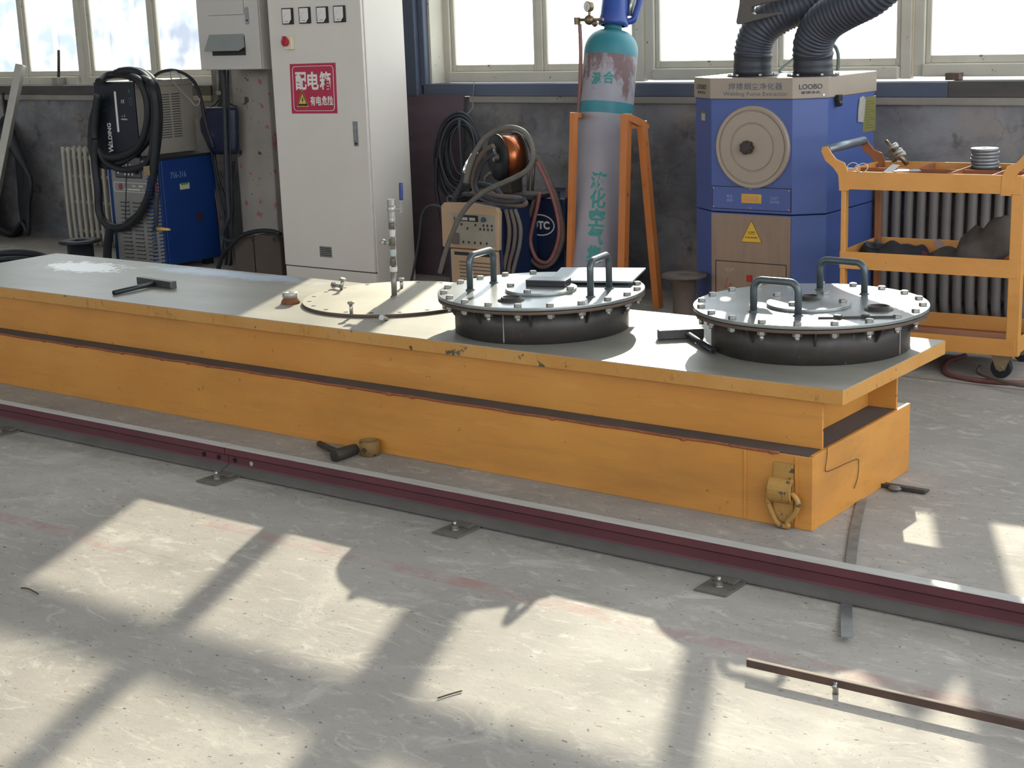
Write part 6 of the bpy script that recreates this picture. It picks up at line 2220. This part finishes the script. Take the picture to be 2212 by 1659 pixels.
for k_ in range(6):
    z_ = max(c_.z, zf + .01) + .0128 * k_
    d__ = MB().lathe([(.012, 0), (.052, 0), (.0535, .0015), (.0535, .0105), (.052, .012), (.012, .012)], (c_.x + .002 * math.sin(k_ * 2.1), c_.y + .002 * math.cos(k_ * 1.7), z_), UP, 28, closed=True)
    tag(d__.build('grinding_disc', M_GRIND, origin=(c_.x, c_.y, z_)), ['lowest grey disc in the stack on the trolley top', 'second disc from the bottom of the stack on the trolley top', 'third disc from the bottom of the stack on the trolley top', 'third disc from the top of the stack on the trolley top', 'second disc from the top of the stack on the trolley top', 'topmost grey disc of the stack on the trolley top'][k_], 'disc', 'grinding discs stacked on the trolley top')
bx_ = MB().box(c_.x - .05, c_.x + .05, c_.y - .05, c_.y + .05, zf, max(c_.z, zf + .01) - .0005)
tag(bx_.build('small_box', M_DARKSTEEL, origin=(c_.x, c_.y, zf), bevel=.002), 'dark flat box under the disc stack in the trolley tray', 'box')

# middle shelf: glove heap and rag
zms = zm0 + .006


def heap(nm, lb, cat, px, py, w, d_, h, m, seed, up=0.0):
    """a crumpled soft thing lying on the middle shelf"""
    c_ = at(px, py, Y=FR.y + .17)
    c_.z = zms
    rnd = random.Random(seed)
    n, mm = 22, 12
    vs2, fs2 = [], []
    ph = [rnd.uniform(0, 6.28) for _ in range(6)]
    for i in range(mm + 1):
        t_ = i / mm
        for k in range(n):
            a = 2 * math.pi * k / n
            rr2 = math.cos(t_ * math.pi / 2) ** .6
            wv = 1 + .16 * math.sin(3 * a + ph[0]) + .10 * math.sin(5 * a + ph[1] + 4 * t_)
            x_, y_ = math.cos(a) * w * rr2 * wv, math.sin(a) * d_ * rr2 * wv
            z_ = h * math.sin(t_ * math.pi / 2) * (1 + .25 * math.sin(2 * a + ph[2]) * (1 - t_)) + .32 * h * mnoise.noise(V((x_ * 16, y_ * 16, seed + t_ * 2)))
            z_ += up * max(0, x_ / w)
            vs2.append(c_ + V((x_, y_, max(z_, 0.001))))
    for i in range(mm):
        for k in range(n):
            fs2.append((i * n + k, i * n + (k + 1) % n, (i + 1) * n + (k + 1) % n, (i + 1) * n + k))
    fs2.append(tuple(range(n))[::-1])
    fs2.append(tuple(range(mm * n, mm * n + n)))
    return tag(MB().add(vs2, fs2, True).build(nm, m, origin=tuple(c_)), lb, cat)


M_GLOVE = mat('grey_brown_canvas', '#453e38', '#574e46', rough=.95, scale=20, grain=.2, bump=.5, bump_scale=60)
M_RAG = mat('grey_rag', '#2b2a2e', '#38363a', rough=.95, scale=20, grain=.2, bump=.5, bump_scale=60)
heap('work_glove', 'large grey brown work glove heaped at the right end of the middle shelf', 'glove', 2122, 535, .115, .10, .145, M_GLOVE, 3, .06)
heap('work_glove', 'flat brown work glove pointing left on the middle shelf', 'glove', 2052, 535, .085, .05, .07, M_GLOVE, 5)
heap('rag', 'dark grey rag heap at the middle of the middle shelf', 'rag', 1945, 530, .10, .08, .07, M_RAG, 8)
heap('rag', 'small dark rag at the left end of the middle shelf', 'rag', 1892, 528, .058, .055, .07, M_RUB, 9)
heap('red_rag', 'dull red rag between the dark rag and the brown glove', 'rag', 1992, 535, .032, .03, .05, mat('dull_red_rag', '#5c2c30', '#6a353a', rough=.95, scale=30), 12)
hh_ = at(1868, 500, Y=FR.y + .1)
tn_ = thing('chrome_tool', 'small chrome tool at the left end of the middle shelf', 'tool', (hh_.x, hh_.y, zms))
c_ = at(1830, 545, Y=FR.y + .05)
MB().cyl(V((c_.x, c_.y, zms + .010)), V((c_.x + .035, c_.y + .05, zms + .014)), .009, n=12).build('handle', M_CHROME, tn_)
MB().sphere(V((c_.x + .036, c_.y + .052, zms + .014)), .013, 10).build('head', M_CHROME, tn_)
pcs = [at(2015, 523, Y=FR.y + .09), at(2031, 516, Y=FR.y + .10), at(2042, 532, Y=FR.y + .09), at(2024, 538, Y=FR.y + .08)]
tag(MB().slabpoly(pcs, (0, -.6, .8), .002).build('cardboard_scrap', mat('pinkish_card', '#7b6660', rough=.9), origin=tuple(pcs[0])), 'small pinkish cardboard scrap lying on the brown glove', 'cardboard')

# hoses on the floor under the trolley
cable_pts = [(2260, 825), (2200, 827), (2130, 823), (2075, 815), (2045, 806), (2040, 795), (2050, 780), (2085, 768)]
ps = [at(a, b2, Z=.010) for a, b2 in cable_pts]
M_FHOSE = mat('dull_pink_hose', '#7a4d47', '#6a433e', rough=.6, scale=30)
tag(MB().tube(ps, .010, n=8, sub=6).build('floor_hose', M_FHOSE, origin=tuple(ps[3])), 'dull red hose looping on the floor in front of the trolley wheel', 'hose')
ps = [at(a, b2, Z=.029) for a, b2 in ((2260, 835), (2205, 832), (2160, 822), (2130, 812), (2112, 803), (2118, 792))]
tag(MB().tube(ps, .008, n=8, sub=6).build('floor_hose', MATS['brown_dusty_cable'], origin=tuple(ps[2])), 'brown hose lying on the red one by the trolley wheel', 'hose')
# small rusty block on the right window sill
c_ = at(2063, 142, Y=YG - .075)
sb = thing('sill_block', 'small rusty block on the sill of the rightmost window', 'block', (c_.x, YG - .08, 1.055))
MB().box(c_.x - .030, c_.x + .035, YG - .115, YG - .06, 1.0555, 1.088).build('block', M_RIM, sb, bevel=.003)
